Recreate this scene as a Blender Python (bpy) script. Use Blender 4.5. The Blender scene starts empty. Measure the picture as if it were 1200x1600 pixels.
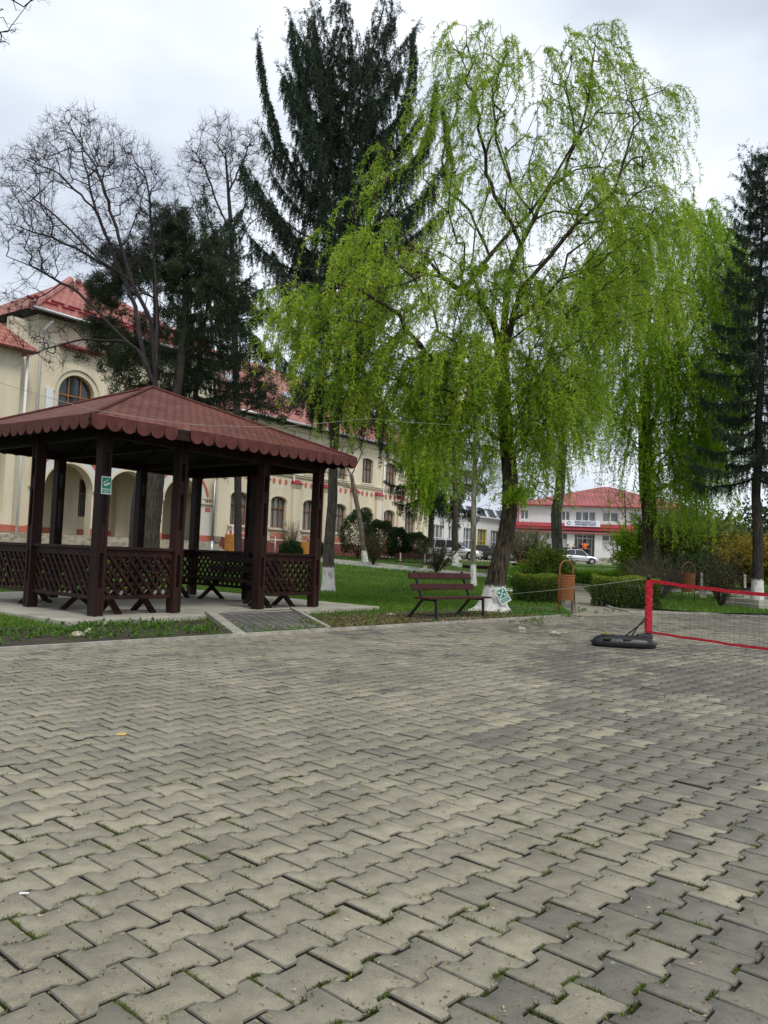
import bpy, bmesh, math, random
import numpy as np
from mathutils import Vector, Matrix
from mathutils.geometry import tessellate_polygon
S = bpy.context.scene
COL = S.collection
R = math.radians
# ------------------------------------------------------------------ camera
FPX = 1250.0; EYE = 1.2; PITCH = math.atan(70/FPX); ROLL = math.atan(.04)
_f = np.array([0, math.cos(PITCH), math.sin(PITCH)]); _r0 = np.array([1., 0, 0]); _u0 = np.cross(_r0, _f)
_r = _r0*math.cos(ROLL)+_u0*math.sin(ROLL); _u = np.cross(_r, _f); CAM = np.array([0, 0, EYE])
cd = bpy.data.cameras.new('camera'); co = bpy.data.objects.new('camera', cd); COL.objects.link(co)
M = Matrix.Identity(4)
for i in range(3):
    M[i][0] = _r[i]; M[i][1] = _u[i]; M[i][2] = -_f[i]; M[i][3] = CAM[i]
co.matrix_world = M
cd.sensor_fit = 'VERTICAL'; cd.sensor_height = 36; cd.sensor_width = 27; cd.lens = 36*FPX/1600
cd.clip_start = .05; cd.clip_end = 3000
S.camera = co
# ------------------------------------------------------------------ light
W = bpy.data.worlds.new("World"); S.world = W; W.use_nodes = True
nt = W.node_tree; nt.nodes.clear()
SUN_EL, SUN_AZ = R(52), R(150)
out = nt.nodes.new('ShaderNodeOutputWorld'); bg = nt.nodes.new('ShaderNodeBackground')
sky = nt.nodes.new('ShaderNodeTexSky'); sky.sky_type = 'NISHITA'; sky.sun_disc = False
sky.sun_elevation = SUN_EL; sky.sun_rotation = SUN_AZ; sky.dust_density = 4; sky.air_density = 1.2
tc = nt.nodes.new('ShaderNodeTexCoord'); mp = nt.nodes.new('ShaderNodeMapping'); mp.inputs['Scale'].default_value = (1, 1, 2.2)
nz = nt.nodes.new('ShaderNodeTexNoise'); nz.inputs['Scale'].default_value = 2.3; nz.inputs['Detail'].default_value = 4; nz.inputs['Roughness'].default_value = .45
cr = nt.nodes.new('ShaderNodeValToRGB')
cr.color_ramp.elements[0].position = .38; cr.color_ramp.elements[0].color = (4.3, 4.75, 5.55, 1)
cr.color_ramp.elements[1].position = .63; cr.color_ramp.elements[1].color = (7.3, 7.65, 8.2, 1)
mx = nt.nodes.new('ShaderNodeMix'); mx.data_type = 'RGBA'; mx.inputs[0].default_value = .93
nt.links.new(tc.outputs['Generated'], mp.inputs[0]); nt.links.new(mp.outputs[0], nz.inputs[0]); nt.links.new(nz.outputs[0], cr.inputs[0])
nt.links.new(sky.outputs[0], mx.inputs[6]); nt.links.new(cr.outputs[0], mx.inputs[7]); nt.links.new(mx.outputs[2], bg.inputs[0])
bg.inputs[1].default_value = .1
nt.links.new(bg.outputs[0], out.inputs[0])
sl = bpy.data.lights.new('sun', 'SUN'); sl.energy = 1.15; sl.angle = R(18); sl.color = (1, .965, .89)
so = bpy.data.objects.new('sun', sl); COL.objects.link(so)
sd = Vector((math.sin(SUN_AZ)*math.cos(SUN_EL), math.cos(SUN_AZ)*math.cos(SUN_EL), math.sin(SUN_EL)))
so.rotation_euler = sd.to_track_quat('Z', 'Y').to_euler()
S.view_settings.view_transform = 'Standard'; S.view_settings.look = 'None'; S.view_settings.exposure = 0.62; S.view_settings.gamma = 1
S.render.engine = 'CYCLES'
try:
    S.cycles.max_bounces = 6; S.cycles.diffuse_bounces = 3; S.cycles.transmission_bounces = 4; S.cycles.glossy_bounces = 2; S.cycles.use_denoising = True
except Exception: pass

# ------------------------------------------------------------------ helpers
def ray(px, py): return _f+_r*((px-600)/FPX)+_u*((800-py)/FPX)
def at(px, py, Y):
    d = ray(px, py); return CAM+d*(Y/d[1])
def onz(px, py, z=0.):
    d = ray(px, py); return CAM+d*((z-EYE)/d[2])
TY = [22.5, 27, 45, 56, 64, 100, 600]; TZ = [0, .10, .5, 1.08, 1.18, 1.25, 1.35]
def tz(y): return float(np.interp(y, TY, TZ))
def gp(px, py):
    lo, hi = .5, 500; d = ray(px, py)
    for i in range(50):
        m = (lo+hi)/2; p = CAM+d*(m/d[1])
        if p[2] > tz(m): lo = m
        else: hi = m
    return CAM+d*(lo/d[1])
def gx(px, Y):
    # ground point below image column px at distance Y
    lo, hi = -200., 200.
    z = tz(Y)
    for i in range(50):
        m = (lo+hi)/2; q = np.array([m, Y, z])-CAM
        if 600+FPX*(q@_r)/(q@_f) < px: lo = m
        else: hi = m
    return np.array([lo, Y, z])
def tag(o, label=None, cat=None, group=None, kind=None):
    if label: o['label'] = label
    if cat: o['category'] = cat
    if group: o['group'] = group
    if kind: o['kind'] = kind
    return o
def empty(name, loc, rz=0, label=None, cat=None, group=None):
    o = bpy.data.objects.new(name, None); COL.objects.link(o); o.location = Vector(loc); o.rotation_euler = (0, 0, rz)
    o.empty_display_size = .2
    return tag(o, label, cat, group)
def link_mesh(name, me, mat, parent=None, world=False):
    o = bpy.data.objects.new(name, me); COL.objects.link(o)
    for m in (mat if isinstance(mat, (list, tuple)) else [mat]): me.materials.append(m)
    if parent is not None:
        o.parent = parent
        if world: o.matrix_parent_inverse = (Matrix.Translation(parent.location) @ parent.rotation_euler.to_matrix().to_4x4()).inverted()
    return o
class MB:
    def __init__(s): s.v = []; s.f = []; s.m = []
    def add(s, vs, fs, mi=0):
        b = len(s.v); s.v += [tuple(map(float, v)) for v in vs]; s.f += [tuple(b+i for i in f) for f in fs]; s.m += [mi]*len(fs); return s
    def box(s, c, d, ax=None, mi=0):
        # c centre, d full sizes, ax optional 3 axes
        ax = ax or ((1, 0, 0), (0, 1, 0), (0, 0, 1)); A = [Vector(a)*(d[i]/2) for i, a in enumerate(ax)]; c = Vector(c)
        vs = [c+A[0]*x+A[1]*y+A[2]*z for z in (-1, 1) for x, y in ((-1, -1), (1, -1), (1, 1), (-1, 1))]
        return s.add(vs, [(3, 2, 1, 0), (4, 5, 6, 7), (0, 1, 5, 4), (1, 2, 6, 5), (2, 3, 7, 6), (3, 0, 4, 7)], mi)
    def bar(s, a, b, w, h, up=(0, 0, 1), mi=0):
        a = Vector(a); b = Vector(b); d = b-a; L = d.length; d.normalize(); u = Vector(up); x = d.cross(u)
        if x.length < 1e-4: x = d.cross(Vector((1, 0, 0)))
        x.normalize(); u = x.cross(d)
        return s.box((a+b)/2, (L, w, h), (d, x, u), mi)
    def tube(s, pts, r, n=8, cap=True, mi=0):
        pts = [Vector(p) for p in pts]; K = len(pts); rs = r if isinstance(r, (list, tuple)) else [r]*K
        vs = []; x = None
        for i, p in enumerate(pts):
            d = (pts[min(i+1, K-1)]-pts[max(i-1, 0)]).normalized()
            if x is None: x = d.cross(Vector((0, 0, 1))) if abs(d.z) < .9 else d.cross(Vector((1, 0, 0)))
            x = (x-d*x.dot(d)).normalized(); y = d.cross(x)
            vs += [p+(x*math.cos(2*math.pi*k/n)+y*math.sin(2*math.pi*k/n))*rs[i] for k in range(n)]
        fs = [(i*n+k, i*n+(k+1) % n, (i+1)*n+(k+1) % n, (i+1)*n+k) for i in range(K-1) for k in range(n)]
        if cap: fs += [tuple(range(n))[::-1], tuple((K-1)*n+k for k in range(n))]
        return s.add(vs, fs, mi)
    def prism(s, loop, dv, mi=0):
        n = len(loop); dv = Vector(dv); a = [Vector(p) for p in loop]; b = [p+dv for p in a]
        return s.add(a+b, [tuple(range(n))[::-1], tuple(range(n, 2*n))]+[(i, (i+1) % n, n+(i+1) % n, n+i) for i in range(n)], mi)
    def slab(s, outer, holes, o, ux, uz, th, mi=0):
        # 2D outline with holes in plane (o,ux,uz), thickness vector th going back
        o = Vector(o); ux = Vector(ux); uz = Vector(uz); th = Vector(th)
        loops = [outer]+holes; flat = [p for l in loops for p in l]
        tri = tessellate_polygon([[Vector((p[0], p[1], 0)) for p in l] for l in loops])
        P = [o+ux*p[0]+uz*p[1] for p in flat]; n = len(P)
        fs = [tuple(t) for t in tri]+[tuple(i+n for i in t[::-1]) for t in tri]; b = 0
        for l in loops:
            m = len(l); fs += [(b+i, b+(i+1) % m, n+b+(i+1) % m, n+b+i) for i in range(m)]; b += m
        return s.add(P+[p+th for p in P], fs, mi)
    def build(s, name, mat, parent=None, smooth=False, bevel=0, world=False, fix=True):
        me = bpy.data.meshes.new(name); me.from_pydata(s.v, [], s.f); me.update()
        for p, m in zip(me.polygons, s.m): p.material_index = m
        if fix:
            bm = bmesh.new(); bm.from_mesh(me); bmesh.ops.recalc_face_normals(bm, faces=bm.faces); bm.to_mesh(me); bm.free()
        if smooth:
            for p in me.polygons: p.use_smooth = True
        o = link_mesh(name, me, mat, parent, world)
        if bevel:
            b = o.modifiers.new('bevel', 'BEVEL'); b.width = bevel; b.segments = 2; b.limit_method = 'ANGLE'; b.angle_limit = R(40)
        return o
def npmesh(name, V, F, mat, parent=None, smooth=False, attr=None, world=False):
    """V (n,3) array, F (m,k) int array, all faces k-gons"""
    V = np.asarray(V, np.float32); F = np.asarray(F, np.int32); me = bpy.data.meshes.new(name); k = F.shape[1]; m = len(F)
    me.vertices.add(len(V)); me.vertices.foreach_set('co', V.ravel())
    me.loops.add(m*k); me.loops.foreach_set('vertex_index', F.ravel())
    me.polygons.add(m); me.polygons.foreach_set('loop_start', np.arange(0, m*k, k, dtype=np.int32)); 
    if smooth: me.polygons.foreach_set('use_smooth', np.ones(m, bool))
    me.update(calc_edges=True)
    if attr is not None:
        a = me.attributes.new('tint', 'FLOAT', 'FACE'); a.data.foreach_set('value', np.asarray(attr, np.float32))
    return link_mesh(name, me, mat, parent, world)

# ------------------------------------------------------------------ materials
def newmat(name):
    m = bpy.data.materials.new(name); m.use_nodes = True; n = m.node_tree; b = n.nodes['Principled BSDF']; return m, n, b
def mat(name, c, rough=.7, var=.25, scale=6., bump=0., bscale=40., metal=0., c2=None, spec=.4, coord='Object', stretch=None, detail=5):
    m, n, b = newmat(name); b.inputs['Roughness'].default_value = rough; b.inputs['Metallic'].default_value = metal
    b.inputs['Specular IOR Level'].default_value = spec
    t = n.nodes.new('ShaderNodeTexCoord'); src = t.outputs[coord]
    if stretch:
        q = n.nodes.new('ShaderNodeMapping'); q.inputs['Scale'].default_value = stretch; n.links.new(src, q.inputs[0]); src = q.outputs[0]
    z = n.nodes.new('ShaderNodeTexNoise'); z.inputs['Scale'].default_value = scale; z.inputs['Detail'].default_value = detail; z.inputs['Roughness'].default_value = .6
    n.links.new(src, z.inputs[0])
    r = n.nodes.new('ShaderNodeValToRGB'); c2 = c2 or tuple(min(1, x*(1+var)) for x in c)
    r.color_ramp.elements[0].position = .3; r.color_ramp.elements[1].position = .7
    r.color_ramp.elements[0].color = (*[x*(1-var) for x in c], 1); r.color_ramp.elements[1].color = (*c2, 1)
    n.links.new(z.outputs[0], r.inputs[0]); n.links.new(r.outputs[0], b.inputs['Base Color'])
    if bump:
        z2 = n.nodes.new('ShaderNodeTexNoise'); z2.inputs['Scale'].default_value = bscale; z2.inputs['Detail'].default_value = 6
        n.links.new(src, z2.inputs[0]); bp = n.nodes.new('ShaderNodeBump'); bp.inputs['Strength'].default_value = bump; bp.inputs['Distance'].default_value = .02
        n.links.new(z2.outputs[0], bp.inputs['Height']); n.links.new(bp.outputs[0], b.inputs['Normal'])
    return m
def glass_mat(name, c=(.03, .035, .04), rough=.08):
    m, n, b = newmat(name); b.inputs['Base Color'].default_value = (*c, 1); b.inputs['Roughness'].default_value = rough; b.inputs['Specular IOR Level'].default_value = .6
    return m
def leafmat(name, c1, c2, trans=.4, rough=.6):
    m, n, b = newmat(name); n.nodes.remove(b); o = n.nodes['Material Output']
    a = n.nodes.new('ShaderNodeAttribute'); a.attribute_name = 'tint'; r = n.nodes.new('ShaderNodeValToRGB')
    r.color_ramp.elements[0].color = (*c1, 1); r.color_ramp.elements[1].color = (*c2, 1); n.links.new(a.outputs['Fac'], r.inputs[0])
    d = n.nodes.new('ShaderNodeBsdfPrincipled'); d.inputs['Roughness'].default_value = rough; d.inputs['Specular IOR Level'].default_value = .25
    n.links.new(r.outputs[0], d.inputs['Base Color'])
    if trans:
        t = n.nodes.new('ShaderNodeBsdfTranslucent'); n.links.new(r.outputs[0], t.inputs[0]); x = n.nodes.new('ShaderNodeMixShader'); x.inputs[0].default_value = trans
        n.links.new(d.outputs[0], x.inputs[1]); n.links.new(t.outputs[0], x.inputs[2]); n.links.new(x.outputs[0], o.inputs[0])
    else: n.links.new(d.outputs[0], o.inputs[0])
    return m
def barkmat(name, c1, c2, paint=None, z0=0., scale=9., bump=.8):
    """ridged bark; optional lime-wash colour up to world height paint"""
    m, n, b = newmat(name); b.inputs['Roughness'].default_value = .9; b.inputs['Specular IOR Level'].default_value = .15
    g = n.nodes.new('ShaderNodeNewGeometry'); q = n.nodes.new('ShaderNodeMapping'); q.inputs['Scale'].default_value = (1, 1, .16); n.links.new(g.outputs['Position'], q.inputs[0])
    z = n.nodes.new('ShaderNodeTexNoise'); z.inputs['Scale'].default_value = scale*1.6; z.inputs['Detail'].default_value = 8; z.inputs['Roughness'].default_value = .65; n.links.new(q.outputs[0], z.inputs[0])
    r = n.nodes.new('ShaderNodeValToRGB'); r.color_ramp.elements[0].position = .38; r.color_ramp.elements[1].position = .62
    r.color_ramp.elements[0].color = (*c1, 1); r.color_ramp.elements[1].color = (*c2, 1); n.links.new(z.outputs[0], r.inputs[0]); col = r.outputs[0]
    if paint is not None:
        sp = n.nodes.new('ShaderNodeSeparateXYZ'); n.links.new(g.outputs['Position'], sp.inputs[0])
        a = n.nodes.new('ShaderNodeMath'); a.operation = 'MULTIPLY_ADD'; a.inputs[1].default_value = .35; n.links.new(z.outputs[0], a.inputs[0]); n.links.new(sp.outputs[2], a.inputs[2])
        c = n.nodes.new('ShaderNodeMapRange'); c.inputs[1].default_value = paint+.15; c.inputs[2].default_value = paint+.2; c.inputs[3].default_value = 1; c.inputs[4].default_value = 0
        n.links.new(a.outputs[0], c.inputs[0]); x = n.nodes.new('ShaderNodeMix'); x.data_type = 'RGBA'
        r2 = n.nodes.new('ShaderNodeValToRGB'); r2.color_ramp.elements[0].position = .3; r2.color_ramp.elements[1].position = .5
        r2.color_ramp.elements[0].color = (.22, .20, .18, 1); r2.color_ramp.elements[1].color = (.72, .70, .66, 1); n.links.new(z.outputs[0], r2.inputs[0])
        n.links.new(c.outputs[0], x.inputs[0]); n.links.new(col, x.inputs[6]); n.links.new(r2.outputs[0], x.inputs[7]); col = x.outputs[2]
    n.links.new(col, b.inputs['Base Color'])
    bp = n.nodes.new('ShaderNodeBump'); bp.inputs['Strength'].default_value = bump; bp.inputs['Distance'].default_value = .04
    n.links.new(z.outputs[0], bp.inputs['Height']); n.links.new(bp.outputs[0], b.inputs['Normal'])
    return m
def tilemat(name, c1, c2, mortar, sx, sy, bump=.5, rough=.75, offset=.5, ms=.02):
    """courses of tiles/shingles following the UV map (metres)"""
    m, n, b = newmat(name); b.inputs['Roughness'].default_value = rough; b.inputs['Specular IOR Level'].default_value = .25
    t = n.nodes.new('ShaderNodeUVMap'); br = n.nodes.new('ShaderNodeTexBrick'); br.offset = offset
    br.inputs['Color1'].default_value = (*c1, 1); br.inputs['Color2'].default_value = (*c2, 1); br.inputs['Mortar'].default_value = (*mortar, 1)
    br.inputs['Scale'].default_value = 1; br.inputs['Brick Width'].default_value = sx; br.inputs['Row Height'].default_value = sy; br.inputs['Mortar Size'].default_value = ms
    br.inputs['Mortar Smooth'].default_value = .3
    n.links.new(t.outputs[0], br.inputs[0])
    z = n.nodes.new('ShaderNodeTexNoise'); z.inputs['Scale'].default_value = .9; z.inputs['Detail'].default_value = 6; n.links.new(t.outputs[0], z.inputs[0])
    mr = n.nodes.new('ShaderNodeMapRange'); mr.inputs[1].default_value = .3; mr.inputs[2].default_value = .7; mr.inputs[3].default_value = .72; mr.inputs[4].default_value = 1.18; n.links.new(z.outputs[0], mr.inputs[0])
    x = n.nodes.new('ShaderNodeMix'); x.data_type = 'RGBA'; x.blend_type = 'MULTIPLY'; x.inputs[0].default_value = 1
    n.links.new(br.outputs[0], x.inputs[6]); n.links.new(mr.outputs[0], x.inputs[7]); n.links.new(x.outputs[2], b.inputs['Base Color'])
    # sawtooth height so that each course overlaps the next
    sp = n.nodes.new('ShaderNodeSeparateXYZ'); n.links.new(t.outputs[0], sp.inputs[0]); dv = n.nodes.new('ShaderNodeMath'); dv.operation = 'DIVIDE'; dv.inputs[1].default_value = sy; n.links.new(sp.outputs[1], dv.inputs[0])
    fr = n.nodes.new('ShaderNodeMath'); fr.operation = 'FRACT'; n.links.new(dv.outputs[0], fr.inputs[0])
    ad = n.nodes.new('ShaderNodeMath'); ad.operation = 'MULTIPLY_ADD'; ad.inputs[1].default_value = -.6; n.links.new(br.outputs['Fac'], ad.inputs[0])
    iv = n.nodes.new('ShaderNodeMath'); iv.operation = 'SUBTRACT'; iv.inputs[0].default_value = 1; n.links.new(fr.outputs[0], iv.inputs[1]); n.links.new(iv.outputs[0], ad.inputs[2])
    bp = n.nodes.new('ShaderNodeBump'); bp.inputs['Strength'].default_value = bump; bp.inputs['Distance'].default_value = .05; n.links.new(ad.outputs[0], bp.inputs['Height']); n.links.new(bp.outputs[0], b.inputs['Normal'])
    return m
def uv_planar(o):
    """UV in metres: u horizontal along the face, v up the slope"""
    me = o.data; uv = me.uv_layers.new(name='UVMap')
    for p in me.polygons:
        nrm = p.normal; ux = Vector((0, 0, 1)).cross(nrm)
        if ux.length < 1e-3: ux = Vector((1, 0, 0))
        ux.normalize(); vy = nrm.cross(ux)
        for li in p.loop_indices:
            c = me.vertices[me.loops[li].vertex_index].co; uv.data[li].uv = (c.dot(ux), c.dot(vy))

WOOD = mat('dark_stained_wood', (.018, .0075, .0055), .62, .5, 4, .35, 30, stretch=(1, 1, .15), spec=.2, c2=(.038, .014, .010))
WOOD2 = mat('bench_wood', (.045, .011, .010), .6, .45, 7, .25, 30, stretch=(1, 1, 1), spec=.2)
WOODIN = mat('dark_ceiling_boards', (.012, .008, .007), .8, .4, 5)
CONC = mat('concrete', (.36, .34, .28), .9, .3, 2.2, .4, 60)
CONCD = mat('weathered_step_stone', (.33, .30, .23), .9, .45, 3, .4, 30)
CREAM = mat('cream_render', (.70, .62, .465), .9, .12, 1.1, .15, 60, coord='Object', stretch=(1, 1, .22), detail=9)
WHITE = mat('white_render', (.68, .68, .66), .9, .06, .6, .1, 60)
PLINTH = mat('red_brown_plinth', (.20, .06, .05), .85, .25, 3)
REDT = mat('terracotta_paint', (.50, .15, .10), .8, .2, 5)
REDM = mat('red_sheet_metal', (.34, .035, .05), .5, .2, 3)
WFRAME = mat('brown_window_wood', (.22, .085, .04), .6, .3, 6)
WPLAST = mat('white_plastic', (.75, .76, .77), .45, .05, 4)
BLACKM = mat('black_metal', (.012, .012, .013), .45, .3, 8)
BLACKP = mat('black_plastic', (.006, .0065, .009), .38, .3, 8, .1, 60, spec=.5)
STEEL = mat('galvanised_steel', (.45, .47, .5), .4, .15, 5, metal=.7)
GLASS = glass_mat('dark_window_glass')
CURT = mat('curtained_glass', (.16, .18, .17), .25, .6, 2.2, stretch=(1, 1, .15), spec=.6)
SOIL = mat('bare_soil', (.05, .036, .025), .95, .5, 5, .9, 25)
GRASSG = mat('grass_ground', (.055, .075, .02), .95, .45, .9, .8, 30, c2=(.07, .14, .02))
REDSLV = mat('red_fabric', (.50, .010, .025), .6, .3, 12, .6, 30)
ROPEM = mat('rope', (.36, .34, .27), .8, .15, 10)
ORANGE = mat('orange_brown_plastic', (.27, .10, .03), .55, .25, 8)
GREENS = mat('green_sign', (0, .22, .13), .4, .05, 5)
WSIGN = mat('sign_white', (.72, .75, .72), .4, .05, 5)
STONE = mat('field_stone', (.36, .32, .24), .9, .35, 14, .8, 30)

# ------------------------------------------------------------------ ground, plaza, lawns
ED = np.array([math.cos(R(49)), math.sin(R(49))]); EN = np.array([-ED[1], ED[0]])      # plaza edge direction and outward normal
E0 = onz(345, 997)[:2]
def grid_sheet(name, xs, ys, zf, m, cuts=(), kind='structure', keep=None):
    V = [(x, y, zf(x, y)) for y in ys for x in xs]; nx = len(xs)
    F = [(j*nx+i, j*nx+i+1, (j+1)*nx+i+1, (j+1)*nx+i) for j in range(len(ys)-1) for i in range(nx-1)]
    me = bpy.data.meshes.new(name); me.from_pydata(V, [], F); me.update()
    if cuts:
        bm = bmesh.new(); bm.from_mesh(me)
        for (p, nn) in cuts:   # keep the side the normal points to
            bmesh.ops.bisect_plane(bm, geom=bm.verts[:]+bm.edges[:]+bm.faces[:], plane_co=(p[0], p[1], 0), plane_no=(nn[0], nn[1], 0), clear_inner=True, dist=1e-5)
        bm.to_mesh(me); bm.free()
    o = link_mesh(name, me, m); tag(o, kind=kind)
    return o
xs = np.concatenate([np.linspace(-400, -60, 12), np.linspace(-50, 50, 41), np.linspace(60, 400, 12)])
ys = np.concatenate([np.linspace(-30, 12, 8), np.linspace(14, 70, 57), np.linspace(75, 700, 20)])
grid_sheet('ground', xs, ys, lambda x, y: tz(y)-.12, GRASSG)
grid_sheet('plaza_bed', [-30, 30], [-6, 30], lambda x, y: -.011, mat('joint_soil', (.032, .023, .014), .95, .6, 40, .9, 80), cuts=[(E0, -EN)])
binp = gp(893, 961)
lx = np.arange(-62, 62.1, 1.); ly = np.arange(0, 58.1, 1.)
LL = [(E0, EN)]
pathdir = np.array([.12, 1.]); pathdir /= np.linalg.norm(pathdir); pathN = np.array([pathdir[1], -pathdir[0]])
lawn_l = grid_sheet('lawn', lx, ly, lambda x, y: tz(y)+.03, GRASSG, cuts=[(E0, EN), (binp[:2], -pathN)])
# right lawn: curved front edge made of several straight cuts
RP = [gp(925, 931)[:2], gp(938, 943)[:2], gp(956, 951)[:2], gp(985, 957)[:2], gp(1040, 958)[:2], gp(1110, 960)[:2], gp(1230, 970)[:2]]
cuts = []
for a, b in zip(RP[:-1], RP[1:]):
    d = (b-a)/np.linalg.norm(b-a); cuts.append((a, np.array([-d[1], d[0]])))
cuts.append((RP[0], pathN))
lawn_r = grid_sheet('lawn', lx, ly, lambda x, y: tz(y)+.032, GRASSG, cuts=cuts)

# pavers ---------------------------------------------------------------
PL, PW, GAP = .217, .162, .0085
RD = np.array([math.cos(R(48.2)), math.sin(R(48.2))]); RN = np.array([-RD[1], RD[0]])
def build_pavers():
    rng = np.random.default_rng(3)
    xs_, ys_ = np.meshgrid(np.arange(-190, 190), np.arange(-120, 150)); I = xs_.ravel(); J = ys_.ravel()
    u0 = (I+.5*(J % 2))*PL; v0 = J*PW
    C = np.outer(u0+PL/2, RD)+np.outer(v0+PW/2, RN)
    Y = C[:, 1]; X = C[:, 0]
    m = (Y > 1.3) & (Y < 27) & (np.abs(X) < Y*.47+1.2)
    inner = ((C-E0)@EN) < .09
    far = ((C-np.array(gp(900, 960)[:2]))@np.array([-.25, 1.])) > 0
    m &= inner | (far & (Y < 27) & (X > binp[0]-1.2))
    I, J, u0, v0, C = I[m], J[m], u0[m], v0[m], C[m]; N = len(I)
    a = .0165
    pu = np.array([0, .22, .32, .68, .78, 1, 1, .78, .68, .32, .22, 0])*PL
    pv = np.array([-a, -a, a, a, -a, -a, PW+a, PW+a, PW-a, PW-a, PW+a, PW+a])
    cu, cv = PL/2, PW/2
    def ring(g):
        return cu+(pu-cu)*(1-2*g/PL), pv-np.sign(pv-cv)*g
    rings = [(ring(GAP/2), -.03), (ring(GAP/2), -.005), (ring(GAP/2+.004), 0.)]
    V = np.zeros((N, 36, 3)); rot = rng.normal(0, .012, N); dz = rng.normal(0, .0016, N); tx = rng.normal(0, .009, N); ty = rng.normal(0, .009, N)
    ju = rng.normal(0, .0012, N); jv = rng.normal(0, .0012, N)
    for k, ((ru, rv), z) in enumerate(rings):
        du = ru[None]-cu; dv = rv[None]-cv
        uu = du*np.cos(rot)[:, None]-dv*np.sin(rot)[:, None]+(u0+cu+ju)[:, None]; vv = du*np.sin(rot)[:, None]+dv*np.cos(rot)[:, None]+(v0+cv+jv)[:, None]
        V[:, k*12:(k+1)*12, 0] = uu*RD[0]+vv*RN[0]; V[:, k*12:(k+1)*12, 1] = uu*RD[1]+vv*RN[1]
        V[:, k*12:(k+1)*12, 2] = z+dz[:, None]+tx[:, None]*du+ty[:, None]*dv
    q = []
    for k in range(2):
        for i in range(12): q.append([k*12+i, k*12+(i+1) % 12, (k+1)*12+(i+1) % 12, (k+1)*12+i])
    q = np.array(q); top = np.arange(24, 36)
    # one mesh with quads and 12-gons
    base = (np.arange(N)*36)
    FQ = (base[:, None, None]+q[None]).reshape(-1, 4); FT = base[:, None]+top[None]
    me = bpy.data.meshes.new('plaza_paving'); V = V.reshape(-1, 3)
    me.vertices.add(len(V)); me.vertices.foreach_set('co', V.astype(np.float32).ravel())
    idx = np.concatenate([FQ.ravel(), FT.ravel()]).astype(np.int32)
    me.loops.add(len(idx)); me.loops.foreach_set('vertex_index', idx)
    st = np.concatenate([np.arange(len(FQ))*4, len(FQ)*4+np.arange(N)*12]).astype(np.int32)
    me.polygons.add(len(st)); me.polygons.foreach_set('loop_start', st); me.update(calc_edges=True)
    # which blocks are the darker grey batch, laid in drifts
    def vn(x, y, s, seed):
        r = np.random.default_rng(seed).random((64, 64)); x = x/s+20; y = y/s+20; xi = np.floor(x).astype(int); yi = np.floor(y).astype(int); fx = x-xi; fy = y-yi
        fx = fx*fx*(3-2*fx); fy = fy*fy*(3-2*fy); g = lambda i, j: r[i % 64, j % 64]
        return (g(xi, yi)*(1-fx)+g(xi+1, yi)*fx)*(1-fy)+(g(xi, yi+1)*(1-fx)+g(xi+1, yi+1)*fx)*fy
    X, Y = C[:, 0], C[:, 1]
    A = X*.8-Y*.10
    right = 1/(1+np.exp(-(X-(.15*Y+.28))*4.5))
    far_l = np.clip((Y-9)/5, 0, 1)
    p = .02+.80*right*(1-.6*far_l)+.25*far_l
    drift = vn(X*1.0+Y*.2, Y*.9-X*.4, .9, 5); d2 = vn(X, Y, .38, 9)
    p = np.clip(p+(drift-.5)*1.5+(d2-.5)*.35, .0, .97)*np.clip(.25+p, 0, 1)
    dark = rng.random(N) < p
    tone = np.where(dark, rng.normal(.38, .06, N), rng.normal(.68, .075, N))+(vn(X, Y, 1.7, 11)-.5)*.2+(vn(X, Y, .5, 15)-.5)*.1
    tone = np.clip(tone, .22, 1)
    al = np.concatenate([(np.repeat(tone, 24)*np.tile(np.repeat([0., .5], 12), N)), tone]); at_ = me.attributes.new('tint', 'FLOAT', 'FACE'); at_.data.foreach_set('value', al.astype(np.float32))
    m_, n, b = newmat('concrete_paver'); b.inputs['Roughness'].default_value = .88; b.inputs['Specular IOR Level'].default_value = .25
    a_ = n.nodes.new('ShaderNodeAttribute'); a_.attribute_name = 'tint'; r = n.nodes.new('ShaderNodeValToRGB'); e = r.color_ramp.elements
    e[0].color = (.028, .021, .015, 1); e[1].color = (.34, .308, .217, 1); x = e.new(.2); x.color = (.122, .114, .097, 1); x = e.new(.42); x.color = (.177, .164, .135, 1); x = e.new(.65); x.color = (.25, .229, .17, 1)
    n.links.new(a_.outputs['Fac'], r.inputs[0])
    g = n.nodes.new('ShaderNodeNewGeometry')
    def noise(sc, lo, hi, a0=.3, b0=.7, det=6):
        z = n.nodes.new('ShaderNodeTexNoise'); z.inputs['Scale'].default_value = sc; z.inputs['Detail'].default_value = det; z.inputs['Roughness'].default_value = .65; n.links.new(g.outputs['Position'], z.inputs[0])
        q_ = n.nodes.new('ShaderNodeMapRange'); q_.inputs[1].default_value = a0; q_.inputs[2].default_value = b0; q_.inputs[3].default_value = lo; q_.inputs[4].default_value = hi; n.links.new(z.outputs[0], q_.inputs[0]); return z, q_
    col = r.outputs[0]
    for sc, lo, hi in ((220, .72, 1.28), (14, .84, 1.14), (2.2, .82, 1.15), (.7, .80, 1.16)):
        z, q_ = noise(sc, lo, hi); xx = n.nodes.new('ShaderNodeMix'); xx.data_type = 'RGBA'; xx.blend_type = 'MULTIPLY'; xx.inputs[0].default_value = 1
        n.links.new(col, xx.inputs[6]); n.links.new(q_.outputs[0], xx.inputs[7]); col = xx.outputs[2]
    # pale droppings and lichen spots
    z, q_ = noise(7.5, 0, .55, .735, .76, 2); xx = n.nodes.new('ShaderNodeMix'); xx.data_type = 'RGBA'; n.links.new(q_.outputs[0], xx.inputs[0]); n.links.new(col, xx.inputs[6]); xx.inputs[7].default_value = (.5, .5, .48, 1); col = xx.outputs[2]
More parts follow.
